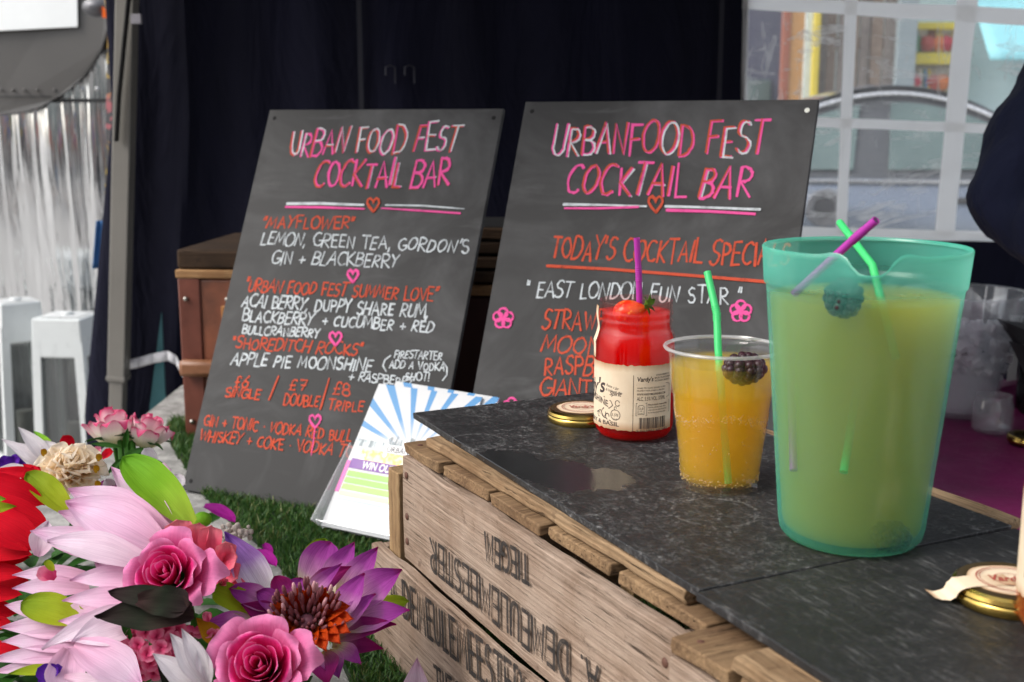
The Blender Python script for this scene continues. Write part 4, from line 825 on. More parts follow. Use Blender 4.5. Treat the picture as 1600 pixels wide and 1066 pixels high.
tag(mb.build('stirrer', plain('dark steel', (.03, .03, .03, 1), .3, 1)), 'dark metal stirrer stuck into the crushed ice', 'stirrer')
# small empty jar and lid, black bottle, grey box at the right edge
q = atz(1566, 683, TZ + .012); sj = empty('small_jar', (q.x, q.y + .05, TZ + .010), 'small clear empty glass lying open behind the brown lid', 'jar')
MB().lathe([(0, .003), (.030, .001), (.036, .006), (.037, .05), (.033, .062), (.033, .07), (.031, .07), (.031, .06), (.034, .05), (.033, .008), (0, .005)], 40).build('jar_glass', acr, sj, angle=60)
l3 = lid((q.x + .035, q.y - .03, TZ + .012), 'brown and gold jar lid lying on the magenta cloth'); 
q = atz(1607, 655, TZ + .01); bt = empty('bottle', (q.x + .01, q.y, TZ + .010), 'black bottle on the magenta cloth at the right edge of the photo', 'bottle')
bb_ = plain('black glass', (.008, .008, .009, 1), .15, 0, .1, 10, 0, .5)
MB().lathe([(0, 0), (.034, 0), (.037, .004), (.037, .17), (.034, .19), (.016, .235), (.0145, .29), (.0155, .292), (.0155, .30), (0, .30)], 40).build('bottle_body', bb_, bt, angle=50)
MB().lathe([(.0165, .284), (.0168, .305), (.015, .308), (0, .308)], 24).build('cap', plain('purple cap', (.06, .03, .11, 1), .4), bt)
q = aty(1597, 575, 2.42); bxr = empty('storage_box', (q.x + .07, 2.42, TZ + .010), 'plain grey box behind the black bottle, cut by the right edge', 'box')
MB().box((0, 0, .075), (.16, .10, .15)).build('box_body', plain('grey card', (.22, .22, .22, 1), .8), bxr, bevel=.002); MB().box((0, 0, .157), (.166, .106, .014)).build('box_lid', plain('grey card lid', (.27, .27, .27, 1), .8), bxr, bevel=.002)
for i, (px, py) in enumerate(((1588, 560), (1575, 612))):
    q = atz(px, py + 55, TZ + .02); mb = MB(); mb.grid(lambda u, v: Vector((q.x + .05 * (u - .5), q.y + .06 * (v - .5) + .18, TZ + .052 + .012 * mnoise.noise(Vector((u * 4, v * 4, i * 5))) - .02 * i)), 14, 14)
    o = mb.build('paper_napkin', plain('white tissue', (.6, .58, .58, 1), .9)); tag(o, ['small white tissue crumpled on the magenta cloth, farther one', 'small white tissue crumpled on the magenta cloth, nearer one'][i], 'tissue'); so = o.modifiers.new('s', 'SOLIDIFY'); so.thickness = .001
# ================================================================== LEAFLET STAND
lo, ly, ll, lw_, lh_ = Vector((-.2728, 1.5885, TZ + .016)), R(-29.38), R(39.66), .1813, .2318
a = Vector((math.cos(ly), math.sin(ly), 0)); nb = Vector((-math.sin(ly), math.cos(ly), 0)); up = Vector((0, 0, 1)) * math.cos(ll) + nb * math.sin(ll); fr = a.cross(up)
mw = Matrix((a, up, fr)).transposed().to_4x4(); mw.translation = lo
st2 = empty('leaflet_holder', lo, 'clear acrylic leaflet holder standing on the turf between left board and crates', 'leaflet holder'); st2.matrix_world = mw
acr2 = clear('holder acrylic', (.95, .96, .97, 1), .08, .4, .22, .06, (.85, .86, .88, 1))
MB().box((lw_ / 2, lh_ * .45, -.010), (lw_ + .012, lh_ * .9, .003)).build('back_plate', acr2, st2, bevel=.001, smooth=False)
MB().box((lw_ / 2, .004, .000), (lw_ + .012, .004, .022)).build('bottom_lip', acr2, st2, bevel=.001, smooth=False)
for sx in (-.006, lw_ + .006):
    mb = MB(); mb.add([(sx - .0012, 0, -.012), (sx - .0012, .125, -.012), (sx - .0012, .130, .004), (sx - .0012, .0, .020), (sx + .0012, 0, -.012), (sx + .0012, .125, -.012), (sx + .0012, .130, .004), (sx + .0012, .0, .020)], [(0, 1, 2, 3), (7, 6, 5, 4), (0, 3, 7, 4), (1, 5, 6, 2), (2, 6, 7, 3), (0, 4, 5, 1)]); mb.build('side_wall', acr2, st2, smooth=False)
def leaflet(off, label, full, rz=0):
    lf = empty('leaflet', lo, label, 'leaflet', 'festival leaflets in the holder'); m2 = mw.copy(); m2.translation = lo + a * off[0] + up * off[1] + fr * off[2]; lf.matrix_world = m2 @ Matrix.Rotation(rz, 4, 'Z')
    mb = MB(); mb.grid(lambda u, v: Vector((lw_ * u, lh_ * v, .0015)), 4, 4); mb.add([(0, 0, -.0015), (lw_, 0, -.0015), (lw_, lh_, -.0015), (0, lh_, -.0015), (0, 0, .0014), (lw_, 0, .0014), (lw_, lh_, .0014), (0, lh_, .0014)], [(3, 2, 1, 0), (0, 1, 5, 4), (1, 2, 6, 5), (2, 3, 7, 6), (3, 0, 4, 7)], [(.5, .2)] * 8)
    sheet = mb.build('sheet', emiss_free_sunburst(), lf, smooth=False)
    if not full: return
    fc = Face(lo, a, up)
    def rect(x0, y0, x1, y1, z=.002): return [(x0 * lw_, y0 * lh_, z), (x1 * lw_, y0 * lh_, z), (x1 * lw_, y1 * lh_, z), (x0 * lw_, y1 * lh_, z)]
    def band(nm, x0, y0, x1, y1, hexc, z=.002): mb = MB(); mb.add(rect(x0, y0, x1, y1, z), [(0, 1, 2, 3)]); return mb.build(nm, plain(nm + ' print', tuple(x ** 1.35 * .85 for x in lin(hexc)[:3]) + (1,), .4, var=.12), sheet, smooth=False)
    v = lambda py: fc.uv(560, py)[1] / lh_
    kx = NT('printed photo of food'); n = kx.noise(kx.coord(), 70, 4); kx.p(Base_Color=kx.ramp(n, [(.3, lin('#f3f0ea')), (.45, lin('#e9b24a')), (.6, lin('#f4e3c0')), (.75, lin('#d0702c'))]), Roughness=.4)
    mb = MB(); mb.add(rect(.10, v(719), .97, v(700)), [(0, 1, 2, 3)]); mb.build('food_photo', kx.m, sheet, smooth=False)
    kx = NT('printed skyline'); n = kx.noise(kx.coord(scale=(1, .25, 1)), 120, 3); kx.p(Base_Color=kx.ramp(n, [(.40, lin('#eef2f4')), (.5, lin('#8e9ba0')), (.7, lin('#5d686c'))]), Roughness=.4)
    mb = MB(); mb.add(rect(.02, v(697), .97, v(686), .0021), [(0, 1, 2, 3)]); r_ = random.Random(3)
    for i in range(26): x_ = .30 + .026 * i; mb.add(rect(x_, v(688), x_ + r_.uniform(.008, .024), v(688) + r_.uniform(.02, .075), .0022 + .00001 * i), [(0, 1, 2, 3)])
    mb.build('skyline', kx.m, sheet, smooth=False)
    band('title_box', .30, v(701), .93, v(688), '#fbfbfb', .0025); mb = MB(); typeset(mb, 'URBAN FOOD FEST', .33 * lw_, .90 * lw_, v(699), .0085, lambda x, y, l: (x, y * (lh_ if y < 0 else 1), l), .0029) if False else typeset(mb, 'URBAN FOOD FEST', .33 * lw_, .90 * lw_, v(699.5) * lh_, .0098, lambda x, y, l: (x, y, l), .0029)
    band('pink_edge', .0, v(775), .035, v(722), '#ee77c4', .0021); band('purple_band', .04, v(734), .98, v(718), '#8c4fae', .0024)
    m3 = MB(); typeset(m3, 'WIN OUR FESTIVAL PASS', .16 * lw_, .94 * lw_, v(732) * lh_, .012, lambda x, y, l: (x, y, l), .0028, bold=.02); m3.build('band_lettering', plain('white print', (.8, .8, .8, 1), .5), sheet, smooth=False)
    mb.build('title_lettering', plain('dark print', (.05, .05, .06, 1), .5), sheet, smooth=False)
    for (y0, y1, cc) in ((747, 738, '#a9dd6e'), (758, 749, '#a9dd6e'), (769, 760, '#b6e27e'), (779, 772, '#d9efc0'), (786, 781, '#cfe6f2')): band('green_bar', .05, v(y0), .98, v(y1), cc, .0022)
leaflet((0, 0, 0), 'front leaflet with blue sunburst, purple band and green bars', True)
leaflet((.018, .010, -.005), 'rear leaflet peeping out above the front one', False, R(-1.5))
# ================================================================== TRUNK AND WOODEN BOX BEHIND THE BOARDS
k = NT('reddish brown leather'); n = k.noise(k.coord(), 14, 5); n2 = k.noise(k.coord(), 120, 3)
k.p(Base_Color=k.mix(k.ramp(n, [(.35, g(0)), (.7, g(1))]), (.10, .034, .018, 1), (.26, .080, .036, 1)), Roughness=.5, Normal=k.bump(n2, .4, .002)); lea = k.m
rimw = wood('pale trunk rim', (.24, .12, .05, 1), (.36, .21, .10, 1), (.10, .045, .02, 1)); dk = wood('dark slats', (.03, .018, .011, 1), (.06, .035, .02, 1), (.012, .008, .006, 1))
tr = empty('travel_trunk', (-.610, 2.12, TZ + .002), 'old brown leather trunk with wooden rim, behind the left board', 'trunk', None, R(-5))
MB().box((.24, .16, .150), (.48, .32, .30)).build('trunk_body', lea, tr, bevel=.006); MB().box((.24, .16, .308), (.492, .332, .016)).build('rim', rimw, tr, bevel=.003)
MB().box((.24, .16, .335), (.486, .326, .036)).build('lid', dk, tr, bevel=.006)
for x in (.018, .462): MB().box((x, .16, .150), (.042, .327, .302)).build('corner_band', plain('dark leather band', (.13, .035, .02, 1), .45, var=.5), tr, bevel=.003)
mb = MB()
for x in (.012, .09):
    for z in (.03, .14, .262): mb.sphere((x, -.005, z), .005, 8, 5)
mb.build('rivets', plain('dull nickel', (.4, .38, .34, 1), .35, 1), tr)
hp = [tr.location + Vector((-.0, -.02, 0))]
mb = MB(); mb.box((.035, -.016, .135), (.075, .022, .032)); mb.build('handle', plain('worn handle leather', (.24, .10, .045, 1), .45, var=.5), tr, bevel=.009)
MB().box((.10, -.003, .225), (.045, .006, .05)).build('patch', plain('orange worn patch', (.30, .12, .022, 1), .6, var=.6), tr, bevel=.002)
wb = empty('wooden_box', (-.13, 2.16, TZ + .002), 'dark slatted wooden box showing in the gap between the two chalkboards', 'box', None, R(-5))
MB().box((.16, .14, .130), (.34, .28, .26)).build('box_body', plain('dark red brown board', (.035, .012, .010, 1), .5, var=.5), wb, bevel=.004); MB().box((.16, .14, .271), (.352, .292, .018)).build('rim', rimw, wb, bevel=.003)
for i in range(4): MB().box((.16, .02 + .004 * i, .295 + .027 * i), (.345, .02, .021)).build('slat', dk if i % 2 == 0 else wood('brown slat', (.06, .035, .02, 1), (.10, .06, .035, 1), (.03, .018, .01, 1)), wb, bevel=.003)
MB().box((.16, .15, .335), (.33, .23, .105)).build('black_block', plain('black inside', (.008, .007, .007, 1), .8), wb)  # plain black block filling the box behind its slats
# ================================================================== BEYOND THE TENT, LEFT: caravan, lanterns
cv = empty('chrome_caravan', (-2.6, 4.9, 0), 'polished chrome caravan with a row of rivets and a dark rounded hatch, left edge', 'caravan')
def cvf(u, v):
    x = -1.5 + 3.0 * u; t = v; z = .16 + 2.3 * v; bulge = .10 * math.sin(math.pi * min(1, max(0, v))) ** .7; end = .5 * max(0, abs(x) - 1.15) ** 1.3 * 1.2
    return Vector((x, -.35 - bulge + end + .006 * mnoise.noise(Vector((x * 3, z * 1.5, 0))), z))
ch = chrome(); mb = MB(); mb.grid(cvf, 60, 60); mb.add([(1.5, -.3, .16), (1.5, .9, .16), (1.5, .9, 2.46), (1.5, -.3, 2.46)], [(0, 1, 2, 3)]); mb.grid(lambda u, v: Vector((-1.5 + 3 * u, -.35 + 1.25 * v, 2.46)), 2, 2); mb.build('caravan_body', ch, cv, angle=0)
def skin(px, py, off): 
    r = ray(px, py); best = None
    for i in range(400):
        y_ = 3.9 + i * .003; p = CO + r * (y_ / r.y); q = cvf((p.x + 2.6 + 1.5) / 3.0, (p.z - .16) / 2.3)
        if p.y >= 4.9 + q.y - off: return p - Vector(cv.location)
    return CO + r * (4.3 / r.y) - Vector(cv.location)
# riveted seam
mb = MB(); sv = MB(); rzv = (skin(140, 139, .0).z)
for i in range(40):
    x = -.4 + .058 * i; q = cvf((x + 1.5) / 3.0, (rzv - .16) / 2.3); mb.sphere((q.x, q.y - .003, q.z), .009, 8, 5, (1, .6, 1))
mb.build('rivets', plain('bright rivets', (.6, .6, .6, 1), .25, 1), cv)
sv.grid(lambda u, v: cvf(.3 + .69 * u, (rzv - .05 + .014 * v - .16) / 2.3) + Vector((0, -.006, 0)), 40, 2); sv.build('seam_strip', plain('dark seam line', (.06, .06, .06, 1), .5, 1), cv, smooth=False)  # dark metal strip drawn along the body seam
# dark hatch panel with a white sheet taped on it: outline with a big round corner, bent to the body and 12 mm thick
hc = [(-260, -140)] + [(180, -140), (178, -40), (172, 25)] + [(166, 50), (158, 75), (146, 98), (128, 120), (106, 140), (84, 155), (60, 167), (34, 175), (10, 179), (-20, 181), (-260, 184)]
fr_ = [skin(x, y, .03) for x, y in hc]; bk_ = [p + Vector((0, .02, 0)) for p in fr_]; n = len(hc)
mb = MB(); mb.add(fr_ + bk_, [tuple(range(n))] + [(i, i + n, (i + 1) % n + n, (i + 1) % n) for i in range(n)]); hm = plain('dark grey hatch paint', (.085, .08, .075, 1), .4, 0, .1, 3, .02, .3); hatch = mb.build('hatch_panel', hm, cv, smooth=False)
mb = MB()
for x in (2, 20, 38, 58, 85): q = skin(x, 141, .034); mb.sphere(q, .006, 8, 5)
mb.build('rivets', hm, hatch)
ql = [skin(x, y, .037) for x, y in ((-260, 152), (80, 150), (80, 152.5), (-260, 154.5))]; mb = MB(); mb.add(ql, [(0, 1, 2, 3)]); mb.build('seam_strip', plain('hatch seam', (.012, .012, .012, 1), .6), hatch, smooth=False)
qs = [skin(x, y, .04) for x, y in ((-200, -120), (119, -120), (121, 42), (60, 45), (-10, 49), (-200, 58))]; mb = MB(); mb.add(qs + [p + Vector((0, .004, 0)) for p in qs], [tuple(range(6)), ] + [(i, i + 6, (i + 1) % 6 + 6, (i + 1) % 6) for i in range(6)])
o = mb.build('paper_notice', plain('white paper', (.84, .86, .85, 1), .6, var=.03), None, smooth=False); o.location = cv.location; tag(o, 'blank white paper sheet fixed on the dark caravan hatch, top left corner', 'notice')
kp = empty('hatch_stay', aty(152, 12, 3.92), 'dark grey knob clamp at the corner of the caravan hatch', 'clamp'); MB().sphere((0, 0, 0), .04, 14, 9, (1.2, 1, .8)).build('knob', plain('dull zinc', (.14, .14, .15, 1), .45, .6), kp); MB().tube([(0, .06, 0), (0, 0, 0)], .014, 10).build('stem', steel, kp)
mb = MB(); q = [aty(x, y, 3.88) for x, y in ((160, 10), (173, 27), (160, 28))]; mb.add(q + [p + Vector((0, .02, 0)) for p in q], [(0, 1, 2), (5, 4, 3), (0, 3, 4, 1), (1, 4, 5, 2), (2, 5, 3, 0)])
tag(mb.build('marker_reflector', plain('orange reflector plastic', (.85, .13, .01, 1), .3), None, smooth=False), 'small orange reflector beside the hatch corner, top left', 'reflector')
a_, b_ = aty(168, -90, 3.7), aty(183, 27, 3.7); mb = MB(); mb.box((a_ + b_) / 2, (.055, .05, (b_ - a_).length), (b_ - a_).to_track_quat('Z', 'Y').to_matrix()); tag(mb.build('wooden_batten', wood('pale batten', (.36, .25, .12, 1), (.48, .36, .20, 1), (.22, .14, .07, 1), 'Z'), None, bevel=.004), 'short pale wooden batten hanging beside the pole, top left', 'batten')
# printed banner strip seen edge-on beside the pole
k = NT('printed banner'); v = k.coord(); n = k.noise(k.coord(scale=(16, 16, 9)), 1.0, 4, .7, 1.5); n2 = k.noise(v, 4, 1)
k.p(Base_Color=k.mix(k.ramp(n, [(.52, g(0)), (.56, g(1))]), (.10, .10, .105, 1), k.mix(k.ramp(n2, [(.45, g(0)), (.55, g(1))]), (.50, .16, .18, 1), (.62, .45, .06, 1))), Roughness=.6)
mb = MB(); q = [aty(x, y, 3.5) for x, y in ((168, 34), (186, 30), (181, 305), (163, 310))]; mb.add(q + [p + Vector((0, .004, 0)) for p in q], [(0, 1, 2, 3), (7, 6, 5, 4), (0, 4, 5, 1), (1, 5, 6, 2), (2, 6, 7, 3), (3, 7, 4, 0)])
tag(mb.build('fabric_banner', k.m, None, smooth=False), 'narrow grey banner strip with yellow and pink marks beside the pole', 'banner')
mb = MB(); mb.grid(lambda u, v: aty(150 + 24 * u - 6 * v * (1 - u), 345 + 75 * v, 3.3) + Vector((0, .01 * math.sin(u * 6), 0)), 8, 8); o = mb.build('blue_cloth', plain('bright blue cloth', (.03, .12, .30, 1), .8), None); tag(o, 'blue cloth flap hanging at the left edge of the navy wall', 'cloth'); so = o.modifiers.new('s', 'SOLIDIFY'); so.thickness = .003
# step with pale rim, lanterns on it
def arcpts(): return [atz(x, y, .13) for x, y in ((-60, 600), (0, 680), (20, 704), (45, 722), (85, 736), (140, 746), (210, 752), (300, 757))]
ap = arcpts(); stp = empty('step_platform', (ap[4].x, ap[4].y, 0), 'low dark step with a pale curved rim under the two white lanterns', 'step')
pl = [p - Vector((ap[4].x, ap[4].y, 0)) for p in ap]; far = [Vector((pl[-1].x, pl[-1].y + .9, .13)), Vector((pl[0].x, pl[-1].y + .9, .13))]
top = pl + far; n = len(top); mb = MB(); mb.add(top + [Vector((p.x, p.y, .0)) for p in top], [tuple(range(n))] + [(i, (i + 1) % n, (i + 1) % n + n, i + n) for i in range(n)]); mb.build('step_body', plain('dark step', (.05, .05, .055, 1), .5), stp, smooth=False)
mb = MB(); mb.tube([p + Vector((0, 0, .002)) for p in pl], .011, 8); mb.build('rim', plain('pale rim', (.55, .56, .55, 1), .35, .2), stp)
white = plain('white enamel', (.62, .65, .65, 1), .3, 0, .05); lg = clear('lantern glass', (.35, .37, .37, 1), .10, .5, .03, .04)
def lantern(loc, h, wb_, wt_, rz, label):
    e = empty('lantern', loc, label, 'lantern', 'white floor lanterns', rz); tp = lambda z: wb_ + (wt_ - wb_) * z / h; q = lambda z: tp(z) / 2
    mb = MB()
    for sx, sy in ((-1, -1), (1, -1), (1, 1), (-1, 1)):
        r0, r1 = q(0), q(h * .86); c0, c1 = Vector((sx * r0 * .86, sy * r0 * .86, .02)), Vector((sx * r1 * .86, sy * r1 * .86, h * .86)); w0 = wb_ * .075
        vs = [c0 + Vector((a * w0, b * w0, 0)) for a, b in ((-1, -1), (1, -1), (1, 1), (-1, 1))] + [c1 + Vector((a * w0, b * w0, 0)) for a, b in ((-1, -1), (1, -1), (1, 1), (-1, 1))]
        m = MB(); m.add(vs, [(0, 1, 5, 4), (1, 2, 6, 5), (2, 3, 7, 6), (3, 0, 4, 7)]); m.build('corner_post', white, e, smooth=False)
    def frus(z0, z1, nm, k0=1.0): 
        m = MB(); m.add([(sx * q(z) * k0, sy * q(z) * k0, z) for z in (z0, z1) for sx, sy in ((-1, -1), (1, -1), (1, 1), (-1, 1))], [(3, 2, 1, 0), (4, 5, 6, 7)] + [(i, (i + 1) % 4, (i + 1) % 4 + 4, i + 4) for i in range(4)]); return m.build(nm, white, e, smooth=False, bevel=.006)
    frus(0, .035, 'base', 1.04); frus(h * .76, h, 'top', 1.03)
    m = MB(); m.grid(lambda u, v: Vector((q(h) * .8 * (2 * u - 1), q(h) * .8 * (2 * v - 1), h + .002)), 1, 1); m.build('top_recess', plain('recess', (.55, .57, .57, 1), .4), e, smooth=False)
    m = MB(); m.lathe([(0, h + .012), (.018, h + .010), (.021, h + .003)], 16); m.build('chimney', white, e)
    m = MB(); m.add([(sx * q(z) * .86, sy * q(z) * .86, z) for z in (.036, h * .76) for sx, sy in ((-1, -1), (1, -1), (1, 1), (-1, 1))], [(i, (i + 1) % 4, (i + 1) % 4 + 4, i + 4) for i in range(4)]); m.build('glass', lg, e, smooth=False)
    m = MB(); m.tube([(0, 0, .035), (0, 0, h * .32)], .028, 16); m.build('candle', plain('ivory wax', (.55, .53, .48, 1), .5), e)
    return e
def lz(px, py, z): return atz(px, py, z)
lantern(lz(22, 735, .135) + Vector((0, .12, 0)), .58, .19, .13, R(38), 'white tapering lantern standing on the step, farther left and turned corner-on')
lantern(lz(106, 750, .135) + Vector((.0, .10, 0)), .55, .20, .165, R(-6), 'white tapering lantern standing on the step close to the navy wall')
# ================================================================== BEYOND THE WINDOW: car, fence, shop
car = empty('parked_car', (2.55, 7.35, 0), 'silver blue car parked outside the clear tent window', 'car', None, R(-8)); CS = .92
paint = plain('silver blue paint', (.22, .26, .33, 1), .25, .6, .08, 2, .02, .6); cglass = NT('car window glass'); n = cglass.noise(cglass.coord(), 2.5, 2); cglass.p(Base_Color=cglass.mix(n, (.05, .085, .085, 1), (.17, .24, .235, 1)), Roughness=.12); rubber = plain('tyre rubber', (.02, .02, .02, 1), .8); alloy = plain('alloy', (.4, .4, .42, 1), .3, .9); dark = plain('dark trim', (.03, .03, .035, 1), .5)
# body side profile (x along car, front at +x)
prof_c = [(-2.0, .34), (-2.02, .62), (-1.95, .88), (-1.80, 1.00), (-.9, 1.03), (.6, 1.02), (1.3, .96), (1.85, .80), (1.98, .60), (1.98, .34)]
def carbody():
    mb = MB(); ys = [(-.84, .86), (-.88, 1.0), (-.84, .97), (0, 1.0), (.84, .97), (.88, 1.0), (.84, .86)]
    n = len(prof_c); m = 13
    def fn(u, v):
        i = u * (n - 1); a = int(min(i, n - 2)); f = i - a; x = prof_c[a][0] * (1 - f) + prof_c[a + 1][0] * f; z = prof_c[a][1] * (1 - f) + prof_c[a + 1][1] * f
        return x, z
    vs, fs = [], []
    zb = .26
    for j in range(9):                                              # side shell: from sill to belt, both sides and across the top
        pass
    rows = [(-.80, 0.0), (-.86, .25), (-.885, .55), (-.875, .82), (-.80, .98), (-.4, 1.0), (.4, 1.0), (.80, .98), (.875, .82), (.885, .55), (.86, .25), (.80, 0.0)]
    xs = np.linspace(-2.0, 1.98, 40); top = [float(np.interp(x, [p[0] for p in prof_c[2:8]], [p[1] for p in prof_c[2:8]])) for x in xs]
    mbx = MB(); mbx.grid(lambda u, v: Vector((xs[min(39, int(round(u * 39)))], rows[int(round(v * 11))][0] * (1 - .10 * max(0, abs(xs[min(39, int(round(u * 39)))]) - 1.4) ** 1.5), zb + (top[min(39, int(round(u * 39)))] - zb) * rows[int(round(v * 11))][1])), 39, 11)
    for e_ in (0, 39):
        mbx.add([Vector((xs[e_], rows[i][0] * (1 - .10 * .6 ** 1.5), zb + (top[e_] - zb) * rows[i][1])) for i in range(12)], [tuple(range(12)) if e_ else tuple(reversed(range(12)))])
    return mbx
carbody().build('body', paint, car, angle=0)
cabz = lambda x: 1.0 + .52 * max(0, math.sin(math.pi * min(1, max(0, (x + 1.5) / 2.24)) ** 1.12)) ** .80
cab = [(x, cabz(x)) for x in np.linspace(-1.5, .74, 25)]
def cabf(yo, inset):
    return [Vector((x * (1 - inset), yo, .99 + (z - 1.0) * (1 - inset * .8))) for x, z in cab]
mb = MB(); rows = [(-.80, 0), (-.60, 1.0), (-.3, 1.03), (.3, 1.03), (.60, 1.0), (.80, 0)]
def cabs(u, v):
    i = u * 36; x = float(np.interp(u, np.linspace(0, 1, 25), [c[0] for c in cab])); z = float(np.interp(u, np.linspace(0, 1, 25), [c[1] for c in cab])); yy, hh = rows[int(round(v * 5))]
    hgt = z - .99; yy = yy if hh else yy; yl = -.80 if yy < 0 else .80; y = yl + (yy - yl) * min(1, hgt / .5) if abs(yy) >= .6 else yy
    return Vector((x, y, .99 + hgt * hh))
mb.grid(cabs, 36, 5); mb.build('cabin', plain('dark grey cabin paint', (.075, .08, .09, 1), .35, .3), car, angle=0)
for sg in (-1, 1): MB().tube([(x, sg * (.80 - .20 * min(1, (z - .99) / .5) + .03), z - .035) for x, z in cab], .014, 8).build('roof_edge_highlight', plain('roof edge highlight', (.75, .76, .78, 1), .25, .7), car)  # bright tube paints the highlight along the roof edge
mb = MB(); mb.grid(lambda u, v: cabs(.10 + .80 * u, 0) * 0 + Vector((lambda p: (p.x, (2 * v - 1) * .63, p.z + .012 - .02 * abs(2 * v - 1) ** 3))(cabs(.17 + .60 * u, .6))), 24, 10); mb.build('roof_panel', paint, car, angle=0)
def sidewin(pts, nm, sgn=-1):
    mb = MB(); 
    def yat(z): return sgn * (.80 - .20 * min(1, (z - .99) / .5) + .022)
    mb.add([Vector((x, yat(z), z)) for x, z in pts], [tuple(range(len(pts))) if sgn < 0 else tuple(reversed(range(len(pts))))]); return mb.build(nm, cglass.m, car, smooth=False)
for sg in (-1, 1):
    sidewin([(-1.22, 1.06), (-.52, 1.06)] + [(x, cabz(x) - .085) for x in np.linspace(-.48, -1.18, 9)], 'window', sg); sidewin([(-.33, 1.06), (.50, 1.07)] + [(x, cabz(x) - .085) for x in np.linspace(.46, -.31, 10)], 'window', sg)
    mm = MB(); mm.sphere((.27, sg * .97, 1.09), .13, 14, 9, (1.0, .55, .6)); mm.build('wing_mirror', plain('bright mirror shell', (.7, .72, .73, 1), .2, .6), car)
    for x in (-1.25, 1.25):
        m = MB(); m.lathe([(.0, .1), (.26, .1), (.31, .08), (.32, .03), (.32, -.08), (.30, -.10), (0, -.10)], 32); w_ = m.build('wheel', rubber, car); w_.rotation_euler = (R(90), 0, 0); w_.location = (x, sg * .78, .32)
        m = MB(); m.lathe([(0, .115), (.05, .115), (.06, .10), (.18, .095), (.21, .112), (.215, .10)], 24); h_ = m.build('rim', alloy, w_); h_.rotation_euler = (0 if sg < 0 else R(180), 0, 0)
m = MB(); m.lathe([(.055, .0), (.062, .012), (.098, .012), (.105, 0)], 28); q = m.build('fuel_cap_ring', plain('brushed ring', (.30, .30, .32, 1), .35, .8), car); q.rotation_euler = (R(90), 0, 0); q.location = (-.68, -.892, .85)
m = MB(); m.lathe([(0, .008), (.05, .008), (.058, .0)], 24); m.build('fuel_cap', dark, q)
m = MB(); m.box((.0, -.893, .62), (2.4, .016, .05)); m.build('side_trim', dark, car, bevel=.005); m = MB(); m.box((.1, -.890, .90), (.16, .03, .03)); m.build('door_handle', dark, car, bevel=.006)
m = MB(); m.box((0, -.80, .995), (2.4, .06, .022)); m.build('belt_highlight', plain('painted belt highlight', (.65, .66, .68, 1), .25, .8), car, bevel=.004)  # pale bar stands in for the highlight along the car's waist
for sg in (-1, 1):
    m = MB(); m.sphere((1.86, sg * .62, .68), .12, 12, 8, (.7, 1.2, .8)); m.build('headlight', plain('headlight glass', (.6, .62, .64, 1), .1), car)
# fence and shopfront behind the car
FY = 10.5
def fx(px): return aty(px, 100, FY).x
fence = empty('plank_fence', (fx(1340), FY, 0), 'weathered grey brown plank fence standing behind the parked car', 'fence')
fm = [wood('fence plank grey', (.16, .14, .13, 1), (.25, .22, .20, 1), (.09, .07, .06, 1), 'Z'), wood('fence plank brown', (.19, .14, .11, 1), (.27, .21, .17, 1), (.10, .07, .05, 1), 'Z')]
fi = 0; x = fx(1272) - fx(1340); r_ = random.Random(3)
while x < fx(1404) - fx(1340):
    wd = r_.uniform(.085, .12); MB().box((x + wd / 2, .01 * (fi % 2), 1.35), (wd - .012, .03, 2.7 + r_.uniform(-.06, .06))).build('plank', fm[fi % 2], fence, smooth=False, bevel=.003); x += wd; fi += 1
MB().box((0, .04, 2.0), (fx(1404) - fx(1272), .04, .1)).build('rail', fm[1], fence, smooth=False)
def column(px, w_, hexc, name, label, cat, dy=0, top=3.4):
    e = empty(name, (fx(px), FY + dy, 0), label, cat); MB().box((0, 0, top / 2), (w_, w_, top)).build('shaft', plain(name + ' paint ' + str(px), lin(hexc), .7, var=.12), e, bevel=.01, smooth=False); MB().box((0, 0, .06), (w_ * 1.25, w_ * 1.25, .12)).build('plinth', steel, e, bevel=.006, smooth=False)
column(1226, .07, '#9a5a44', 'painted_post', 'rusty red post outside, left of the tan post', 'post'); column(1243, .14, '#b98a55', 'painted_post', 'tan post outside between the rusty and the white posts', 'post', .05); column(1262, .09, '#c9d2cf', 'painted_post', 'off white post outside beside the narrow yellow one', 'post'); column(1270, .06, '#d8c240', 'painted_post', 'narrow yellow post outside at the end of the plank fence', 'post', -.08); column(1411, .17, '#8b979c', 'painted_post', 'broad grey post outside between fence and yellow shopfront', 'post')
bd = empty('navy_building', (fx(1180), FY + .5, 0), 'dark slate blue building outside behind the posts', 'building'); MB().box((0, .5, 1.8), (.9, 1.0, 3.6)).build('wall', plain('slate blue render', lin('#54566a'), .8, var=.2), bd, smooth=False); MB().box((.1, -.02, 1.35), (.30, .03, .7)).build('window', cglass.m, bd, smooth=False, bevel=.01); MB().box((0, .5, 3.62), (1.0, 1.1, .06)).build('roof', dark, bd, smooth=False)
shop = empty('shopfront', (fx(1480), FY + .2, 0), 'yellow framed shopfront with colourful goods, seen through the tent window', 'shop')
MB().box((.35, .45, 1.5), (2.3, .5, 3.0)).build('wall', plain('pale blue render', lin('#b9cfd2'), .8, var=.1), shop, smooth=False)
yel = plain('yellow frame paint', lin('#dcc93a'), .5, var=.1); mb = MB(); sx0, sx1 = fx(1423) - fx(1480), fx(1505) - fx(1480)
zt, zm, zb = [aty(1460, y, FY).z for y in (38, 90, 150)]
for z in (zt, zm, zb - .2): MB().box(((sx0 + sx1) / 2, -.0, z), (sx1 - sx0 + .1, .10, .06 if z != zm else .10)).build('frame_rail', yel, shop, smooth=False, bevel=.005)
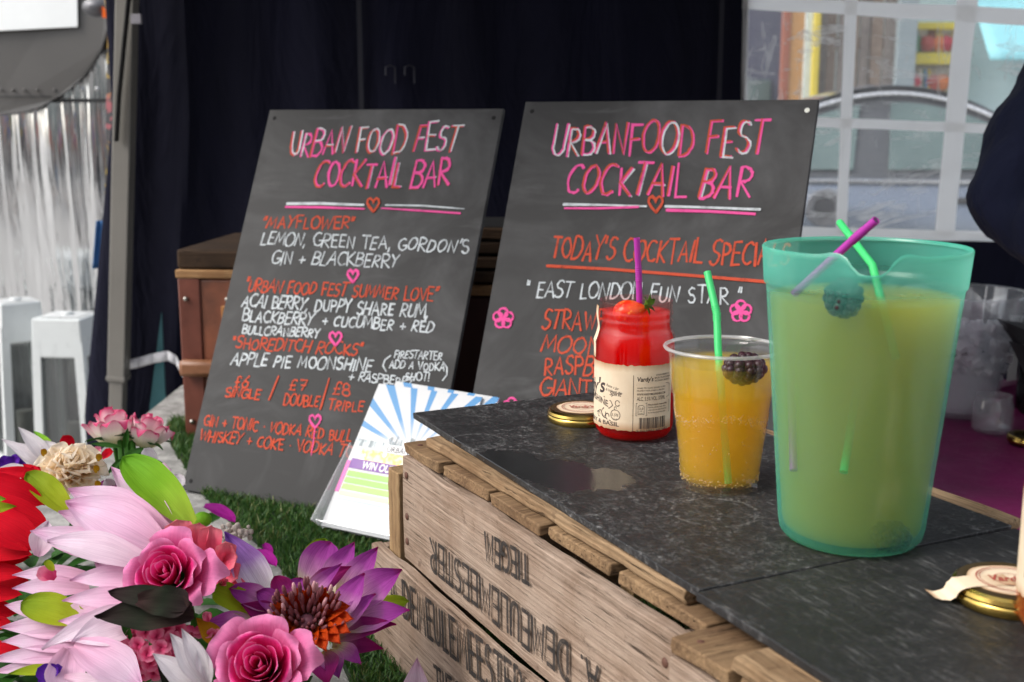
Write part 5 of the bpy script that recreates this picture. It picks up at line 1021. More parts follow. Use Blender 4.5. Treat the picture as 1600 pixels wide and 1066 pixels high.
for x in (sx0, sx1): MB().box((x, .0, (zt + zb) / 2 - .1), (.06, .09, zt - zb + .2)).build('frame_stile', yel, shop, smooth=False, bevel=.005)
MB().box(((sx0 + sx1) / 2, .12, (zt + zb) / 2), (sx1 - sx0, .04, zt - zb)).build('display_back', plain('display card', lin('#cfd0c6'), .7), shop, smooth=False)
r_ = random.Random(9); cols = ['#b94a3e', '#e8e4d8', '#3c7a4a', '#d97a3a', '#4b7fb0', '#c9b03a', '#c2334a', '#e7d9c9', '#7a4a34']
for i in range(16):
    x = sx0 + .05 + (sx1 - sx0 - .1) * r_.random(); z = (zb + .05 if i % 2 else zm + .06); m = MB(); m.lathe([(0, 0), (.05, 0), (.055, .02), (.055, .13), (.03, .16), (.03, .19), (0, .19)] if i % 3 else [(0, 0), (.05, .01), (.085, .07), (.06, .13), (0, .15)], 14); o = m.build('goods', plain('goods colour %d' % i, lin(cols[i % 9]), .5), shop); o.location = (x, .04, z)
aw = MB(); aw.grid(lambda u, v: Vector((fx(1525) - fx(1480) + 1.0 * u, -.5 * v, aty(1560, 60, FY).z + .35 - .55 * v)), 8, 6); o = aw.build('awning', plain('turquoise awning', lin('#8fd0da'), .7, var=.15), shop); so = o.modifiers.new('s', 'SOLIDIFY'); so.thickness = .01
mb = MB(); mb.box((0, 0, 1.6), (4, .2, 3.2)); o = mb.build('green_hoarding', plain('dull teal paint', lin('#4a7a78'), .8, var=.3, scale=2), None, smooth=False); o.location = (-3.2, 8.2, 0); o.rotation_euler = (0, 0, R(6)); tag(o, 'dull teal hoarding far behind the navy wall on the left', 'hoarding')
ter = empty('brick_terrace', (fx(1350), FY + 3.2, 0), 'pale brick terrace closing the street behind the fence and shop', 'building'); MB().box((1.0, 1.0, 1.7), (9.0, 2.0, 3.4)).build('wall', plain('pale brick', lin('#b3a699'), .85, var=.25, scale=12), ter, smooth=False)
for i in range(5):
    for z in (1.6,): f = MB().box((-2.4 + 1.6 * i, -.03, z), (.8, .08, 1.3)).build('window', cglass.m, ter, smooth=False, bevel=.01); MB().box((-2.4 + 1.6 * i, -.06, z - .7), (.95, .14, .08)).build('sill', plain('stone sill', (.5, .48, .45, 1), .8), f, smooth=False)
MB().box((1.0, 1.0, 3.46), (9.2, 2.2, .1)).build('roof', dark, ter, smooth=False)
# ================================================================== PEOPLE
def person(loc, rz, label, jacket, trousers, pose='stand', hairc=(.03, .02, .012, 1), group=None, seed=0):
    """one continuous skinned body; clothing and hair are shells grown from the same skeleton"""
    e = empty('person', loc, label, 'person', group, rz)
    J_ = {'pel': (0, 0, .95), 'wai': (0, .01, 1.08), 'che': (0, .015, 1.28), 'nb': (0, .01, 1.44), 'nk': (0, -.005, 1.52), 'hd': (0, -.02, 1.62), 'tp': (0, -.015, 1.73)}
    rad = {'pel': (.15, .11), 'wai': (.135, .10), 'che': (.165, .115), 'nb': (.075, .065), 'nk': (.052, .055), 'hd': (.074, .092), 'tp': (.05, .06)}
    edges = [('pel', 'wai'), ('wai', 'che'), ('che', 'nb'), ('nb', 'nk'), ('nk', 'hd'), ('hd', 'tp')]
    for s_, n_ in ((-1, 'r'), (1, 'l')):
        arm = {'stand': [(.175, 0, 1.40), (.235, .02, 1.13), (.235, -.05, .88), (.232, -.07, .80)], 'elbow': [(.185, 0, 1.41), (.285, -.01, 1.17), (.16, -.20, 1.12), (.10, -.25, 1.12)]}[pose]
        for q, nm in zip(arm, ('sh', 'el', 'wr', 'ha')): J_[nm + n_] = (q[0] * s_, q[1], q[2])
        rad['sh' + n_] = (.066, .066); rad['el' + n_] = (.046, .046); rad['wr' + n_] = (.030, .028); rad['ha' + n_] = (.042, .020)
        J_['hip' + n_] = (.09 * s_, 0, .88); J_['kn' + n_] = (.10 * s_, -.015, .50); J_['an' + n_] = (.11 * s_, .02, .09); J_['to' + n_] = (.12 * s_, -.13, .035)
        rad['hip' + n_] = (.092, .095); rad['kn' + n_] = (.06, .062); rad['an' + n_] = (.042, .046); rad['to' + n_] = (.045, .032)
        edges += [('che', 'sh' + n_), ('sh' + n_, 'el' + n_), ('el' + n_, 'wr' + n_), ('wr' + n_, 'ha' + n_), ('pel', 'hip' + n_), ('hip' + n_, 'kn' + n_), ('kn' + n_, 'an' + n_), ('an' + n_, 'to' + n_)]
    def skinmesh(nm, keys, edg, grow, mat_, root_key, cut=None):
        idx = {k_: i for i, k_ in enumerate(keys)}; me = bpy.data.meshes.new(nm); me.from_pydata([J_[k_] for k_ in keys], [(idx[a], idx[b]) for a, b in edg], []); me.materials.append(mat_)
        o = bpy.data.objects.new(nm, me); C.objects.link(o); o.parent = e; o.modifiers.new('skin', 'SKIN'); 
        if not me.skin_vertices: pass
        for k_ in keys:
            sv_ = me.skin_vertices[0].data[idx[k_]]; sv_.radius = (rad[k_][0] + grow, rad[k_][1] + grow); sv_.use_root = (k_ == root_key)
        o.modifiers['skin'].use_smooth_shade = True; sb = o.modifiers.new('sub', 'SUBSURF'); sb.levels = sb.render_levels = 2
        return o
    skinm = plain('skin', (.42, .24, .17, 1), .5, var=.1)
    skinmesh('body', list(J_), edges, 0, skinm, 'pel')
    ck = ['pel', 'wai', 'che', 'nb'] + [a + s_ for s_ in 'rl' for a in ('sh', 'el', 'wr')]
    ce = [('pel', 'wai'), ('wai', 'che'), ('che', 'nb')] + [x for s_ in 'rl' for x in (('che', 'sh' + s_), ('sh' + s_, 'el' + s_), ('el' + s_, 'wr' + s_))]
    jk = skinmesh('jacket', ck, ce, .020, jacket, 'pel')
    if pose == 'elbow':
        tx = bpy.data.textures.new('sleeve folds', 'CLOUDS'); tx.noise_scale = .10; sb2 = jk.modifiers.new('sub2', 'SUBSURF'); sb2.levels = sb2.render_levels = 1; dm = jk.modifiers.new('folds', 'DISPLACE'); dm.texture = tx; dm.strength = .038; dm.mid_level = .5; dm.texture_coords = 'LOCAL'
    tk = ['pel'] + [a + s_ for s_ in 'rl' for a in ('hip', 'kn', 'an')]; skinmesh('trousers', tk, [x for s_ in 'rl' for x in (('pel', 'hip' + s_), ('hip' + s_, 'kn' + s_), ('kn' + s_, 'an' + s_))], .014, trousers, 'pel')
    mb = MB(); hd = Vector(J_['hd'])
    mb.sphere(hd + Vector((0, .018, .030)), .100, 20, 14, (.86, .98, 1.0)); mb.build('hair', plain('hair', hairc, .6), e)
    fm_ = plain('face detail', (.02, .015, .012, 1), .4)
    for s_ in (-1, 1): m = MB(); m.sphere(hd + Vector((.031 * s_, -.088, .008)), .010, 8, 6); m.build('eye', fm_, e)
    m = MB(); m.sphere(hd + Vector((0, -.098, -.018)), .014, 10, 8, (.8, 1.2, 1.5)); m.build('nose', skinm, e); m = MB(); m.sphere(hd + Vector((0, -.086, -.055)), .018, 10, 6, (1.3, .4, .35)); m.build('mouth', plain('lips', (.35, .10, .09, 1), .5), e)
    for s_ in (-1, 1):
        h_ = Vector(J_['ha' + ('l' if s_ > 0 else 'r')]); d = (h_ - Vector(J_['wr' + ('l' if s_ > 0 else 'r')])).normalized(); m = MB(); sd_ = d.cross(Vector((0, 1, .2))).normalized()
        for i, L_ in enumerate((.062, .072, .068, .054)): b_ = h_ + d * .02 + sd_ * (.013 * (i - 1.5)); m.tube([b_, b_ + d * L_ * .5 + Vector((0, -.004, 0)), b_ + d * L_ + Vector((0, -.018, 0))], [.0085, .008, .006], 8)
        m.tube([h_ - d * .02 + sd_ * .03 * -1, h_ + sd_ * -.045 + d * .012, h_ + sd_ * -.048 + d * .04], [.010, .009, .007], 8); m.build('fingers', skinm, e)
    return e
navyj = NT('navy jersey'); n = navyj.noise(navyj.coord(scale=(1, 1, .5), rot=(0, R(35), 0)), 11, 3, .5, 1.2); n2 = navyj.noise(navyj.coord(), 800, 2); navyj.p(Base_Color=navyj.mix(n, (.007, .009, .022, 1), (.022, .026, .058, 1)), Roughness=.9, Specular_IOR_Level=.15, Sheen_Weight=.05, Normal=navyj.bump(navyj.math('ADD', n, navyj.math('MULTIPLY', n2, .02)), .7, .03))
person((1.115, 2.03, 0), R(0), 'person in a navy jersey at the right edge, only the bent sleeve in view', navyj.m, plain('dark trousers', (.02, .02, .025, 1), .9), 'elbow')
jc = ['#b03030', '#c9c9c4', '#22262e', '#2e4fa0', '#d8b23a', '#101114', '#7d8f7a', '#c06a3a', '#e4e2da']
for i, (x, y) in enumerate(((-2.2, -1.3), (-2.75, -.9), (-3.2, -1.5), (-3.7, -1.0), (-4.3, -1.6), (-4.9, -1.1), (-5.6, -1.5), (-1.7, -1.8))):
    person((x, y, 0), R(180 + 15 * math.sin(i * 3)), 'visitor in a %s jacket, seen only as a streak in the chrome caravan' % ['red', 'pale grey', 'charcoal', 'blue', 'mustard', 'black', 'sage green', 'rust'][i], plain('jacket %d' % i, lin(jc[i]), .85), plain('trousers %d' % i, lin(['#222430', '#3a3f48', '#15161a', '#4a4038'][i % 4]), .9), seed=i)

tr2 = empty('sky_screen_terrace', (-5, -8.5, 0), 'added unseen pale terrace behind the camera, screening low sky from the chrome', 'building'); MB().box((0, 0, 2.4), (16, 2, 4.8)).build('wall', plain('pale stone', (.50, .47, .43, 1), .9, var=.2, scale=10), tr2, smooth=False)  # unseen building added to keep bright horizon sky out of the chrome
for i in range(8): MB().box((-7 + 2 * i, 1.02, 1.5), (1.1, .08, 1.7)).build('window', cglass.m, tr2, smooth=False, bevel=.01)
MB().box((0, 0, 4.86), (16.3, 2.3, .1)).build('roof', dark, tr2, smooth=False)
# ================================================================== ARTIFICIAL FLOWERS
PM = {}
PM['lilypink'] = petal_mat('pale pink lotus petal', [(0, '#e9b9cf'), (.35, '#efc6dd'), (.75, '#ecd3e4'), (1, '#e6b4d4')])
PM['lilysoft'] = petal_mat('very pale pink lotus petal', [(0, '#e4bccf'), (.3, '#eed6e2'), (.8, '#efe0ea'), (1, '#e8cfe0')])
PM['lilywhite'] = petal_mat('white lotus petal', [(0, '#d9d2d0'), (.5, '#e4e0e2'), (1, '#dedade')])
PM['purple'] = petal_mat('purple lotus petal', [(0, '#d8d27a'), (.18, '#e6dcc0'), (.36, '#d79cc8'), (.65, '#ac50a6'), (.9, '#9c3c98'), (1, '#a8246e')], .35, .75, .45, 1.05)
PM['purpledark'] = petal_mat('dark purple lotus petal', [(0, '#cfc07a'), (.2, '#c486aa'), (.5, '#98307c'), (1, '#9c1c64')], .35, .75, .4, 1.1)
PM['purplewhite'] = petal_mat('white petal with purple tip', [(0, '#e3dca0'), (.2, '#ece8ea'), (.45, '#ddd0e4'), (.6, '#b58fce'), (1, '#8f5cbc')], .3, .6, .4)
PM['red'] = petal_mat('red lotus petal', [(0, '#e2305a'), (.4, '#dc1236'), (1, '#c8082a')], .3, .75, .3, 1.2)
PM['sepal'] = petal_mat('lime sepal', [(0, '#b6bd3a'), (.5, '#a3b32c'), (1, '#7f9a22')], .25, .55, .15)
PM['sepalbright'] = petal_mat('bright green sepal', [(0, '#b9d255'), (.5, '#8fbf38'), (1, '#6fa82c')], .25, .5, .15)
PM['rose'] = petal_mat('hot pink rose petal', [(0, '#b00058'), (.6, '#dd1478'), (.9, '#e8559c'), (1, '#f09cc6')], .3, .75, .1, 1.35)
PM['roseouter'] = petal_mat('pale pink rose petal', [(0, '#d81a7c'), (.5, '#e4569f'), (1, '#f0a4ca')], .3, .75, .12, 1.3)
PM['rosepale'] = petal_mat('cream and pink rose petal', [(0, '#eae6b4'), (.45, '#f6efe4'), (.75, '#f2ccd4'), (.95, '#e06a92'), (1, '#d8507e')], .3, .6, .1)
PM['coral'] = petal_mat('coral petal', [(0, '#dc4a6c'), (.6, '#ee6c88'), (1, '#f29aa4')], .3, .75, .15, 1.2)
PM['hyd'] = petal_mat('pink hydrangea petal', [(0, '#d83a78'), (.5, '#ec6894'), (1, '#f4a4bc')], .35, .75, .15, 1.05)
PM['cream'] = petal_mat('cream dahlia petal', [(0, '#f0b850'), (.35, '#f8dca8'), (1, '#fcf0dc')], .5, .85, .04, .75)
PM['leafdark'] = petal_mat('dark leaf', [(0, '#4a3634'), (.5, '#2c3426'), (1, '#3c2c2e')], .08, .8, .6)
PM['leaf'] = petal_mat('green leaf', [(0, '#3c6a26'), (1, '#2f5a22')], .15, .5, .3)
PM['violet'] = petal_mat('violet petal', [(0, '#8a55c8'), (.5, '#7a3fba'), (1, '#5d2f9c')], .25, .6, .2)
PM['magenta'] = petal_mat('loose magenta petal', [(0, '#b0329e'), (1, '#b5279c')], .2, .6, .2)
PM['orange'] = petal_mat('orange stamen', [(0, '#a83208'), (.5, '#d0560e'), (1, '#c0502a')], .3, .6, .2)
PM['stamen'] = petal_mat('mauve stamen', [(0, '#a04420'), (.4, '#74343c'), (.85, '#925a66'), (1, '#cfa4aa')], .15, .55, .2)
PM['stamenm'] = plain('mauve stamen', (.16, .045, .055, 1), .7, var=.5, scale=200); PM['stamenp'] = plain('pale stamen tip', (.50, .26, .28, 1), .7)
PM['yellowleaf'] = petal_mat('ochre petal', [(0, '#c09a26'), (1, '#b8861c')], .2, .6, .2)
FG = 'artificial flowers heaped on the table'
def fl(name, c, label, cat='flower'): return empty(name, c, label, cat, FG)
seedc = [0]
def pp_(root, m, b, t_, wpx, N=(0, 0, 0), cup=.14, arcv=.075, blunt=0, wmax=.45, name='petal', nmul=1, twist=0, fold=.07, wave=0, thick=.0006, nu=12, nv=14):
    """b, t_ = (px, py, depth) of a petal's foot and tip"""
    B, T = atd(*b), atd(*t_); view = (CO - (B + T) / 2).normalized(); N = (view + Vector((0, 0, .45)) + Vector(N)).normalized(); seedc[0] += 1
    mb = petal(B - root.location, T - root.location, wpx * (b[2] + t_[2]) / 2 / F_PX, N, cup, arcv, wmax=wmax, blunt=blunt, seed=seedc[0], twist=twist, fold=fold, wave=wave, nu=nu, nv=nv)
    return mb.build(name, PM[m], root, angle=0)
def rose(c, axis, Rr, label, m_in='rose', m_out='roseouter', n=20, seed=1, stem=True, opening=1.0):
    e = fl('rose', c, label); r = random.Random(seed); ax = Vector(axis).normalized(); q = ax.to_track_quat('Z', 'Y').to_matrix()
    for i in range(n):
        t = i / (n - 1); ang = i * 2.4 + r.uniform(-.2, .2); R0 = Rr * (.07 + .72 * t ** 1.05) * (.7 + .3 * opening); Ht = Rr * (1.02 - .38 * t ** 1.5) * r.uniform(.94, 1.06); span = 2.5 - 1.05 * t; fl_ = (.02 + .40 * t ** 2) * Rr * opening; ph = r.uniform(0, 6)
        def fn(u, v):
            s = 2 * u - 1; edge = 1 - .22 * abs(s) ** 2.6 + .035 * math.sin(s * 7 + ph) * v; vv = v * edge
            rad = R0 * (.30 + .70 * math.sin(min(1, vv * 1.15) * math.pi / 2)) + fl_ * max(0, (vv - .5) / .5) ** 2 + R0 * .10 * s * s
            z = Ht * vv - (.10 + .30 * t) * Rr * max(0, (vv - .80) / .20) ** 2 * (.4 + .6 * t) * (.6 + .4 * math.sin(s * 5 + ph))
            a = ang + s * span / 2 * (1 - .25 * v * v * (t > .6))
            return q @ Vector((rad * math.cos(a), rad * math.sin(a), z - Rr * .25))
        mb = MB(); mb.grid(fn, 14, 12); mb.build('petal', PM[m_in if t < .62 else m_out], e, angle=0)
    if stem:
        for k_ in range(4): a = k_ * 1.57 + .4; d = q @ Vector((math.cos(a), math.sin(a), .1)); petal(q @ Vector((0, 0, -Rr * .25)), d * Rr * .95 + q @ Vector((0, 0, -Rr * .15)), Rr * .3, q @ Vector((0, 0, 1)), .2, .1, seed=k_).build('sepal', PM['leaf'], e, angle=0)
        MB().tube([q @ Vector((0, 0, -Rr * .2)), q @ Vector((0, 0, -Rr * 1.2)), q @ Vector((0, 0, -Rr * 1.2)) + Vector((0, .02, -.05))], .003, 8).build('stem', PM['leaf'], e)
    return e
# --- big pale pink lotus, lower left
f = fl('lotus_flower', atd(285, 915, 1.06), 'large pale pink lotus with long pointed petals and lime sepals, lower left')
for a in (((420, 950, 1.08), (195, 718, 1.12), 0),): pass
pp_(f, 'sepalbright', (300, 822, 1.11), (192, 716, 1.13), 62, cup=.18, name='sepal', blunt=.25, wmax=.55)
pp_(f, 'lilypink', (275, 850, 1.10), (174, 732, 1.14), 52)
pp_(f, 'lilypink', (270, 845, 1.085), (108, 768, 1.12), 66, wmax=.5); pp_(f, 'lilypink', (262, 862, 1.07), (104, 788, 1.10), 78, wmax=.5)
pp_(f, 'lilypink', (215, 850, 1.10), (92, 802, 1.11), 48); pp_(f, 'lilypink', (190, 878, 1.075), (48, 832, 1.09), 50, (-.2, 0, .3)); pp_(f, 'lilysoft', (240, 890, 1.05), (74, 848, 1.06), 58, (0, 0, .6), wmax=.55)
pp_(f, 'lilypink', (150, 905, 1.09), (20, 900, 1.10), 30); pp_(f, 'lilypink', (225, 905, 1.045), (110, 908, 1.05), 40, wmax=.35); pp_(f, 'lilypink', (140, 922, 1.08), (20, 921, 1.085), 34); pp_(f, 'lilypink', (215, 938, 1.03), (98, 940, 1.035), 36, wmax=.35)
pp_(f, 'sepal', (140, 975, 1.06), (34, 944, 1.07), 52, name='sepal', blunt=.2, wmax=.55); pp_(f, 'lilypink', (90, 965, 1.09), (8, 947, 1.10), 30); pp_(f, 'lilypink', (150, 990, 1.06), (2, 982, 1.07), 40); pp_(f, 'lilypink', (150, 1010, 1.055), (3, 1004, 1.06), 40)
pp_(f, 'lilypink', (190, 980, 1.03), (92, 972, 1.035), 30); pp_(f, 'lilysoft', (228, 960, 1.02), (66, 1016, 1.00), 50, (0, 0, .8), wmax=.35); pp_(f, 'lilypink', (140, 1024, 1.05), (-20, 1034, 1.05), 30); pp_(f, 'lilypink', (120, 1040, 1.045), (-10, 1052, 1.045), 30)
pp_(f, 'sepal', (95, 1046, 1.035), (12, 1054, 1.035), 18, name='sepal'); pp_(f, 'lilysoft', (220, 975, 1.0), (112, 1004, .985), 60, (.3, 0, .3)); pp_(f, 'lilypink', (115, 1010, .985), (225, 1080, .96), 70, (0, 0, .4), wmax=.6)
pp_(f, 'lilypink', (110, 1015, 1.0), (95, 1100, .97), 60, wmax=.6); pp_(f, 'lilysoft', (100, 1058, .98), (190, 1075, .965), 18)
pp_(f, 'lilypink', (250, 915, 1.06), (150, 880, 1.09), 60, (-.4, 0, 0)); pp_(f, 'lilypink', (240, 935, 1.06), (120, 960, 1.08), 70, (-.3, 0, 0)); pp_(f, 'lilypink', (235, 950, 1.05), (60, 1000, 1.08), 70); pp_(f, 'lilysoft', (60, 870, 1.12), (75, 815, 1.14), 40)
# --- red lotus, left edge
f = fl('lotus_flower', atd(-40, 870, 1.22), 'red lotus cut off by the left edge of the photo')
for (bx, by, bd, tx, ty, td, wp) in ((-60, 790, 1.22, 78, 832, 1.20, 60), (-60, 800, 1.19, 64, 860, 1.17, 62), (-70, 750, 1.24, 70, 790, 1.24, 50), (-70, 870, 1.20, 52, 868, 1.16, 40), (-70, 890, 1.19, 48, 872, 1.18, 34), (-70, 905, 1.18, 40, 898, 1.16, 34), (-70, 940, 1.18, 36, 930, 1.16, 30), (-60, 960, 1.18, 30, 958, 1.17, 34), (-60, 985, 1.17, 20, 975, 1.16, 30), (-70, 1010, 1.15, 40, 1022, 1.13, 24), (-30, 745, 1.27, 65, 740, 1.27, 20), (30, 770, 1.26, 62, 730, 1.28, 22), (-60, 840, 1.24, 60, 845, 1.22, 60), (-60, 915, 1.23, 50, 915, 1.2, 60)): pp_(f, 'red', (bx, by, bd), (tx, ty, td), wp, wmax=.6, blunt=.15)
pp_(f, 'sepal', (-30, 800, 1.14), (26, 792, 1.15), 20, name='sepal'); pp_(f, 'sepalbright', (-20, 785, 1.2), (10, 780, 1.2), 18, name='sepal')
# --- white lily with lime sepal, cream dahlia, cream rose pair
f = fl('lily_flower', atd(70, 720, 1.36), 'white spiky lily with a green sepal, left of the cream dahlia')
for (bx, by, tx, ty, wp, m) in ((85, 730, 28, 668, 26, 'lilywhite'), (80, 735, 2, 687, 20, 'lilywhite'), (90, 742, 22, 706, 24, 'lilywhite'), (75, 728, 26, 694, 24, 'lilywhite'), (100, 715, 60, 690, 20, 'lilywhite'), (60, 745, -20, 745, 34, 'lilywhite'), (55, 755, -10, 758, 30, 'lilywhite')): pp_(f, m, (bx, by, 1.36), (tx, ty, 1.37), wp)
pp_(f, 'sepalbright', (88, 706, 1.37), (52, 674, 1.39), 12, name='sepal'); pp_(f, 'sepal', (112, 806, 1.24), (42, 740, 1.26), 42, name='sepal', blunt=.2, wmax=.5); pp_(f, 'red', (66, 748, 1.27), (36, 726, 1.28), 16)
f = fl('dahlia_flower', atd(112, 742, 1.33), 'cream and peach ruffled dahlia at the far left of the heap'); r_ = random.Random(6)
for i in range(46):
    a = i * 2.4; rr_ = 8 + 46 * math.sqrt(i / 46); bx, by = 112 + 12 * math.cos(a), 742 + 8 * math.sin(a); tx, ty = 112 + rr_ * 1.18 * math.cos(a), 738 + rr_ * .80 * math.sin(a) - 6
    pp_(f, 'cream', (bx, by, 1.335), (tx, ty, 1.30 + .03 * (i / 46) + .012 * r_.random()), 22 + 10 * r_.random(), cup=.45, arcv=.18, blunt=1.0, wmax=.72, N=(-.35 * math.cos(a), 0, .5 + .25 * math.sin(a)), wave=.05)
for i, (x, y) in enumerate(((66, 706), (152, 714), (148, 732), (150, 756))): pp_(f, 'yellowleaf', (x + 4, y + 5, 1.30), (x - 2, y - 4, 1.292), 11, blunt=.9)
rose(atd(176, 680, 1.50), (-.20, .22, 1), .050, 'cream rose with pink edges, left one of the pair by the turf', 'rosepale', 'rosepale', 13, 3, True, .55)
rose(atd(226, 684, 1.50), (.30, .15, .95), .046, 'cream rose with pink edges, right one of the pair by the turf', 'rosepale', 'rosepale', 12, 7, True, .6)
f = fl('rose_spray', atd(195, 715, 1.48), 'green rose stem with small leaves below the pair of cream roses', 'leaves')
for (bx, by, tx, ty, wp) in ((195, 700, 200, 668, 10), (200, 705, 262, 728, 7), (190, 700, 140, 694, 9), (200, 720, 235, 760, 7), (196, 712, 238, 700, 10), (190, 718, 168, 742, 9)): pp_(f, 'leaf', (bx, by, 1.46), (tx, ty, 1.46), wp, name='leaf')
mb = MB(); 
for x in (188, 198, 207): mb.tube([atd(x, 690, 1.49) - f.location, atd(x + 3, 730, 1.47) - f.location, atd(200, 775, 1.44) - f.location], .004, 7)
mb.build('stem', PM['leaf'], f)
f = fl('blossom_cluster', atd(190, 752, 1.38), 'small cluster of pink and magenta blossoms under the cream roses')
for (bx, by, tx, ty, wp, m) in ((160, 715, 178, 706, 16, 'red'), (150, 712, 158, 698, 14, 'hyd'), (180, 775, 158, 752, 26, 'magenta'), (185, 765, 188, 775, 24, 'rose'), (175, 770, 164, 748, 20, 'lilywhite'), (110, 704, 98, 680, 22, 'red'), (250, 745, 268, 735, 30, 'lilypink'), (240, 760, 272, 765, 30, 'lilypink'), (262, 750, 290, 758, 24, 'lilywhite'), (270, 775, 290, 782, 14, 'violet'), (240, 730, 225, 700, 24, 'lilywhite')): pp_(f, m, (bx, by, 1.385), (tx, ty, 1.375), wp, blunt=.5, wmax=.6)
f = fl('violet_blossom', atd(18, 725, 1.40), 'small violet blossom left of the white lily')
for i in range(7): a = i * .9; pp_(f, 'violet', (18, 728, 1.40), (18 + 24 * math.cos(a), 726 + 14 * math.sin(a), 1.39), 20, blunt=.7, wmax=.6)
# --- coral blossom and hot pink rose, dark leaf
f = fl('coral_blossom', atd(315, 850, 1.08), 'coral pink blossom with broad square petals behind the hot pink rose')
for (bx, by, tx, ty, wp, N) in ((285, 868, 276, 811, 44, 0), (305, 866, 312, 816, 34, 0), (328, 872, 330, 820, 36, 0), (255, 860, 232, 840, 34, -.5), (345, 880, 352, 845, 34, .4), (340, 900, 372, 905, 44, .6), (345, 880, 372, 870, 40, .5), (335, 905, 378, 935, 40, .5), (262, 850, 250, 828, 26, -.3)): pp_(f, 'coral', (bx, by, 1.085), (tx, ty, 1.075), wp, (N, 0, 0), blunt=1.6, wmax=.72, cup=.12, arcv=.12, wave=.02)
for i in range(5): pp_(f, 'coral', (345, 915, 1.05), (352 + 6 * math.cos(i * 1.3), 908 + 8 * math.sin(i * 1.3), 1.035), 9, blunt=.9, name='petal')
rose(atd(267, 902, 1.015), (-.05, -.80, .62), .0405, 'hot pink rose with pale pink outer petals beside the dark leaf', seed=2, n=22)
f = fl('dark_leaf', atd(250, 945, .99), 'pair of dark bronze leaves across the pink lotus and rose', 'leaf')
pp_(f, 'leafdark', (304, 965, .965), (152, 967, .985), 56, cup=.05, arcv=.05, wmax=.42, name='leaf', wave=.05, fold=.16); pp_(f, 'leafdark', (300, 952, .960), (172, 928, .985), 42, cup=.05, arcv=.05, wmax=.3, name='leaf', blunt=.1, wave=.05, fold=.15); pp_(f, 'leafdark', (215, 940, .962), (298, 948, .962), 50, cup=.05, arcv=.06, wmax=.6, name='leaf', blunt=.9, wave=.06, fold=.14)
# --- purple lotus
PL = atd(480, 968, 1.075); f = fl('lotus_flower', PL, 'purple lotus with orange and mauve stamens, leaning on the stack of crates')
D = 1.08
for (m, bx, by, tx, ty, wp, bd, td, N, kw) in (
 ('sepal', 480, 925, 508, 843, 50, 1.12, 1.15, (0, 0, 0), dict(name='sepal', blunt=.3)), ('sepal', 560, 960, 640, 940, 30, 1.10, 1.09, (0, 0, 0), dict(name='sepal', blunt=.5)), ('sepal', 410, 965, 329, 920, 40, 1.06, 1.04, (0, 0, 0), dict(name='sepal', blunt=1.2, wmax=.6)), ('yellowleaf', 345, 1010, 306, 966, 30, 1.0, 1.0, (0, 0, 0), {}),
 ('purplewhite', 424, 948, 350, 832, 56, 1.09, 1.10, (0, 0, 0), dict(wmax=.5, fold=.10)), ('purple', 478, 930, 516, 848, 60, 1.10, 1.13, (0, 0, 0), dict(wmax=.55, blunt=.2)), ('purple', 505, 935, 554, 848, 46, 1.09, 1.12, (0, 0, 0), {}), ('purple', 530, 940, 591, 856, 46, 1.085, 1.11, (0, 0, 0), {}),
 ('purple', 535, 955, 629, 891, 58, 1.07, 1.085, (0, 0, 0), dict(wmax=.5)), ('purple', 535, 985, 641, 955, 52, 1.06, 1.06, (0, 0, .4), dict(wmax=.5)), ('purpledark', 525, 1000, 620, 977, 40, 1.055, 1.05, (0, 0, .6), {}), ('purpledark', 520, 1008, 600, 1015, 34, 1.06, 1.05, (0, 0, 0), {}),
 ('purple', 525, 985, 571, 897, 46, 1.05, 1.07, (-.5, 0, 0), dict(wmax=.55)), ('purple', 528, 990, 588, 929, 36, 1.045, 1.06, (-.5, 0, .2), {}), ('purpledark', 480, 925, 550, 885, 36, 1.08, 1.08, (-.2, 0, -.3), {}), ('purple', 475, 935, 535, 880, 26, 1.07, 1.075, (0, 0, -.3), {}),
 ('purple', 428, 950, 357, 920, 40, 1.06, 1.045, (0, 0, 0), dict(blunt=.2)), ('purple', 410, 985, 310, 980, 44, 1.05, 1.02, (0, 0, .3), dict(wmax=.5)), ('purpledark', 440, 980, 375, 945, 44, 1.055, 1.04, (.3, 0, 0), dict(wmax=.5)), ('purple', 445, 960, 400, 925, 36, 1.055, 1.05, (.3, 0, 0), dict(blunt=.4)), ('purpledark', 455, 945, 428, 900, 38, 1.065, 1.065, (0, 0, -.2), dict(blunt=.2)), ('purple', 462, 940, 470, 902, 40, 1.07, 1.075, (0, 0, -.3), dict(blunt=.3)),
 ('purple', 510, 1020, 530, 1062, 40, 1.03, 1.01, (0, 0, .5), {}), ('purpledark', 500, 1020, 512, 1075, 50, 1.03, 1.0, (0, 0, .5), {}), ('purple', 525, 1012, 565, 1040, 34, 1.04, 1.02, (0, 0, .5), {})):
    pp_(f, m, (bx, by, bd), (tx, ty, td), wp, N, **kw)
r_ = random.Random(11)
for i in range(16):                                                   # orange inner petals lining the cup
    a = i * .393; pp_(f, 'orange', (482 + 18 * math.cos(a), 972 + 16 * math.sin(a), 1.068), (484 + 70 * math.cos(a), 968 + 56 * math.sin(a), 1.022 + .02 * math.sin(-a)), 32, (-.9 * math.cos(a), 0, .9 * math.sin(a)), name='inner_petal', cup=.3, blunt=.5)
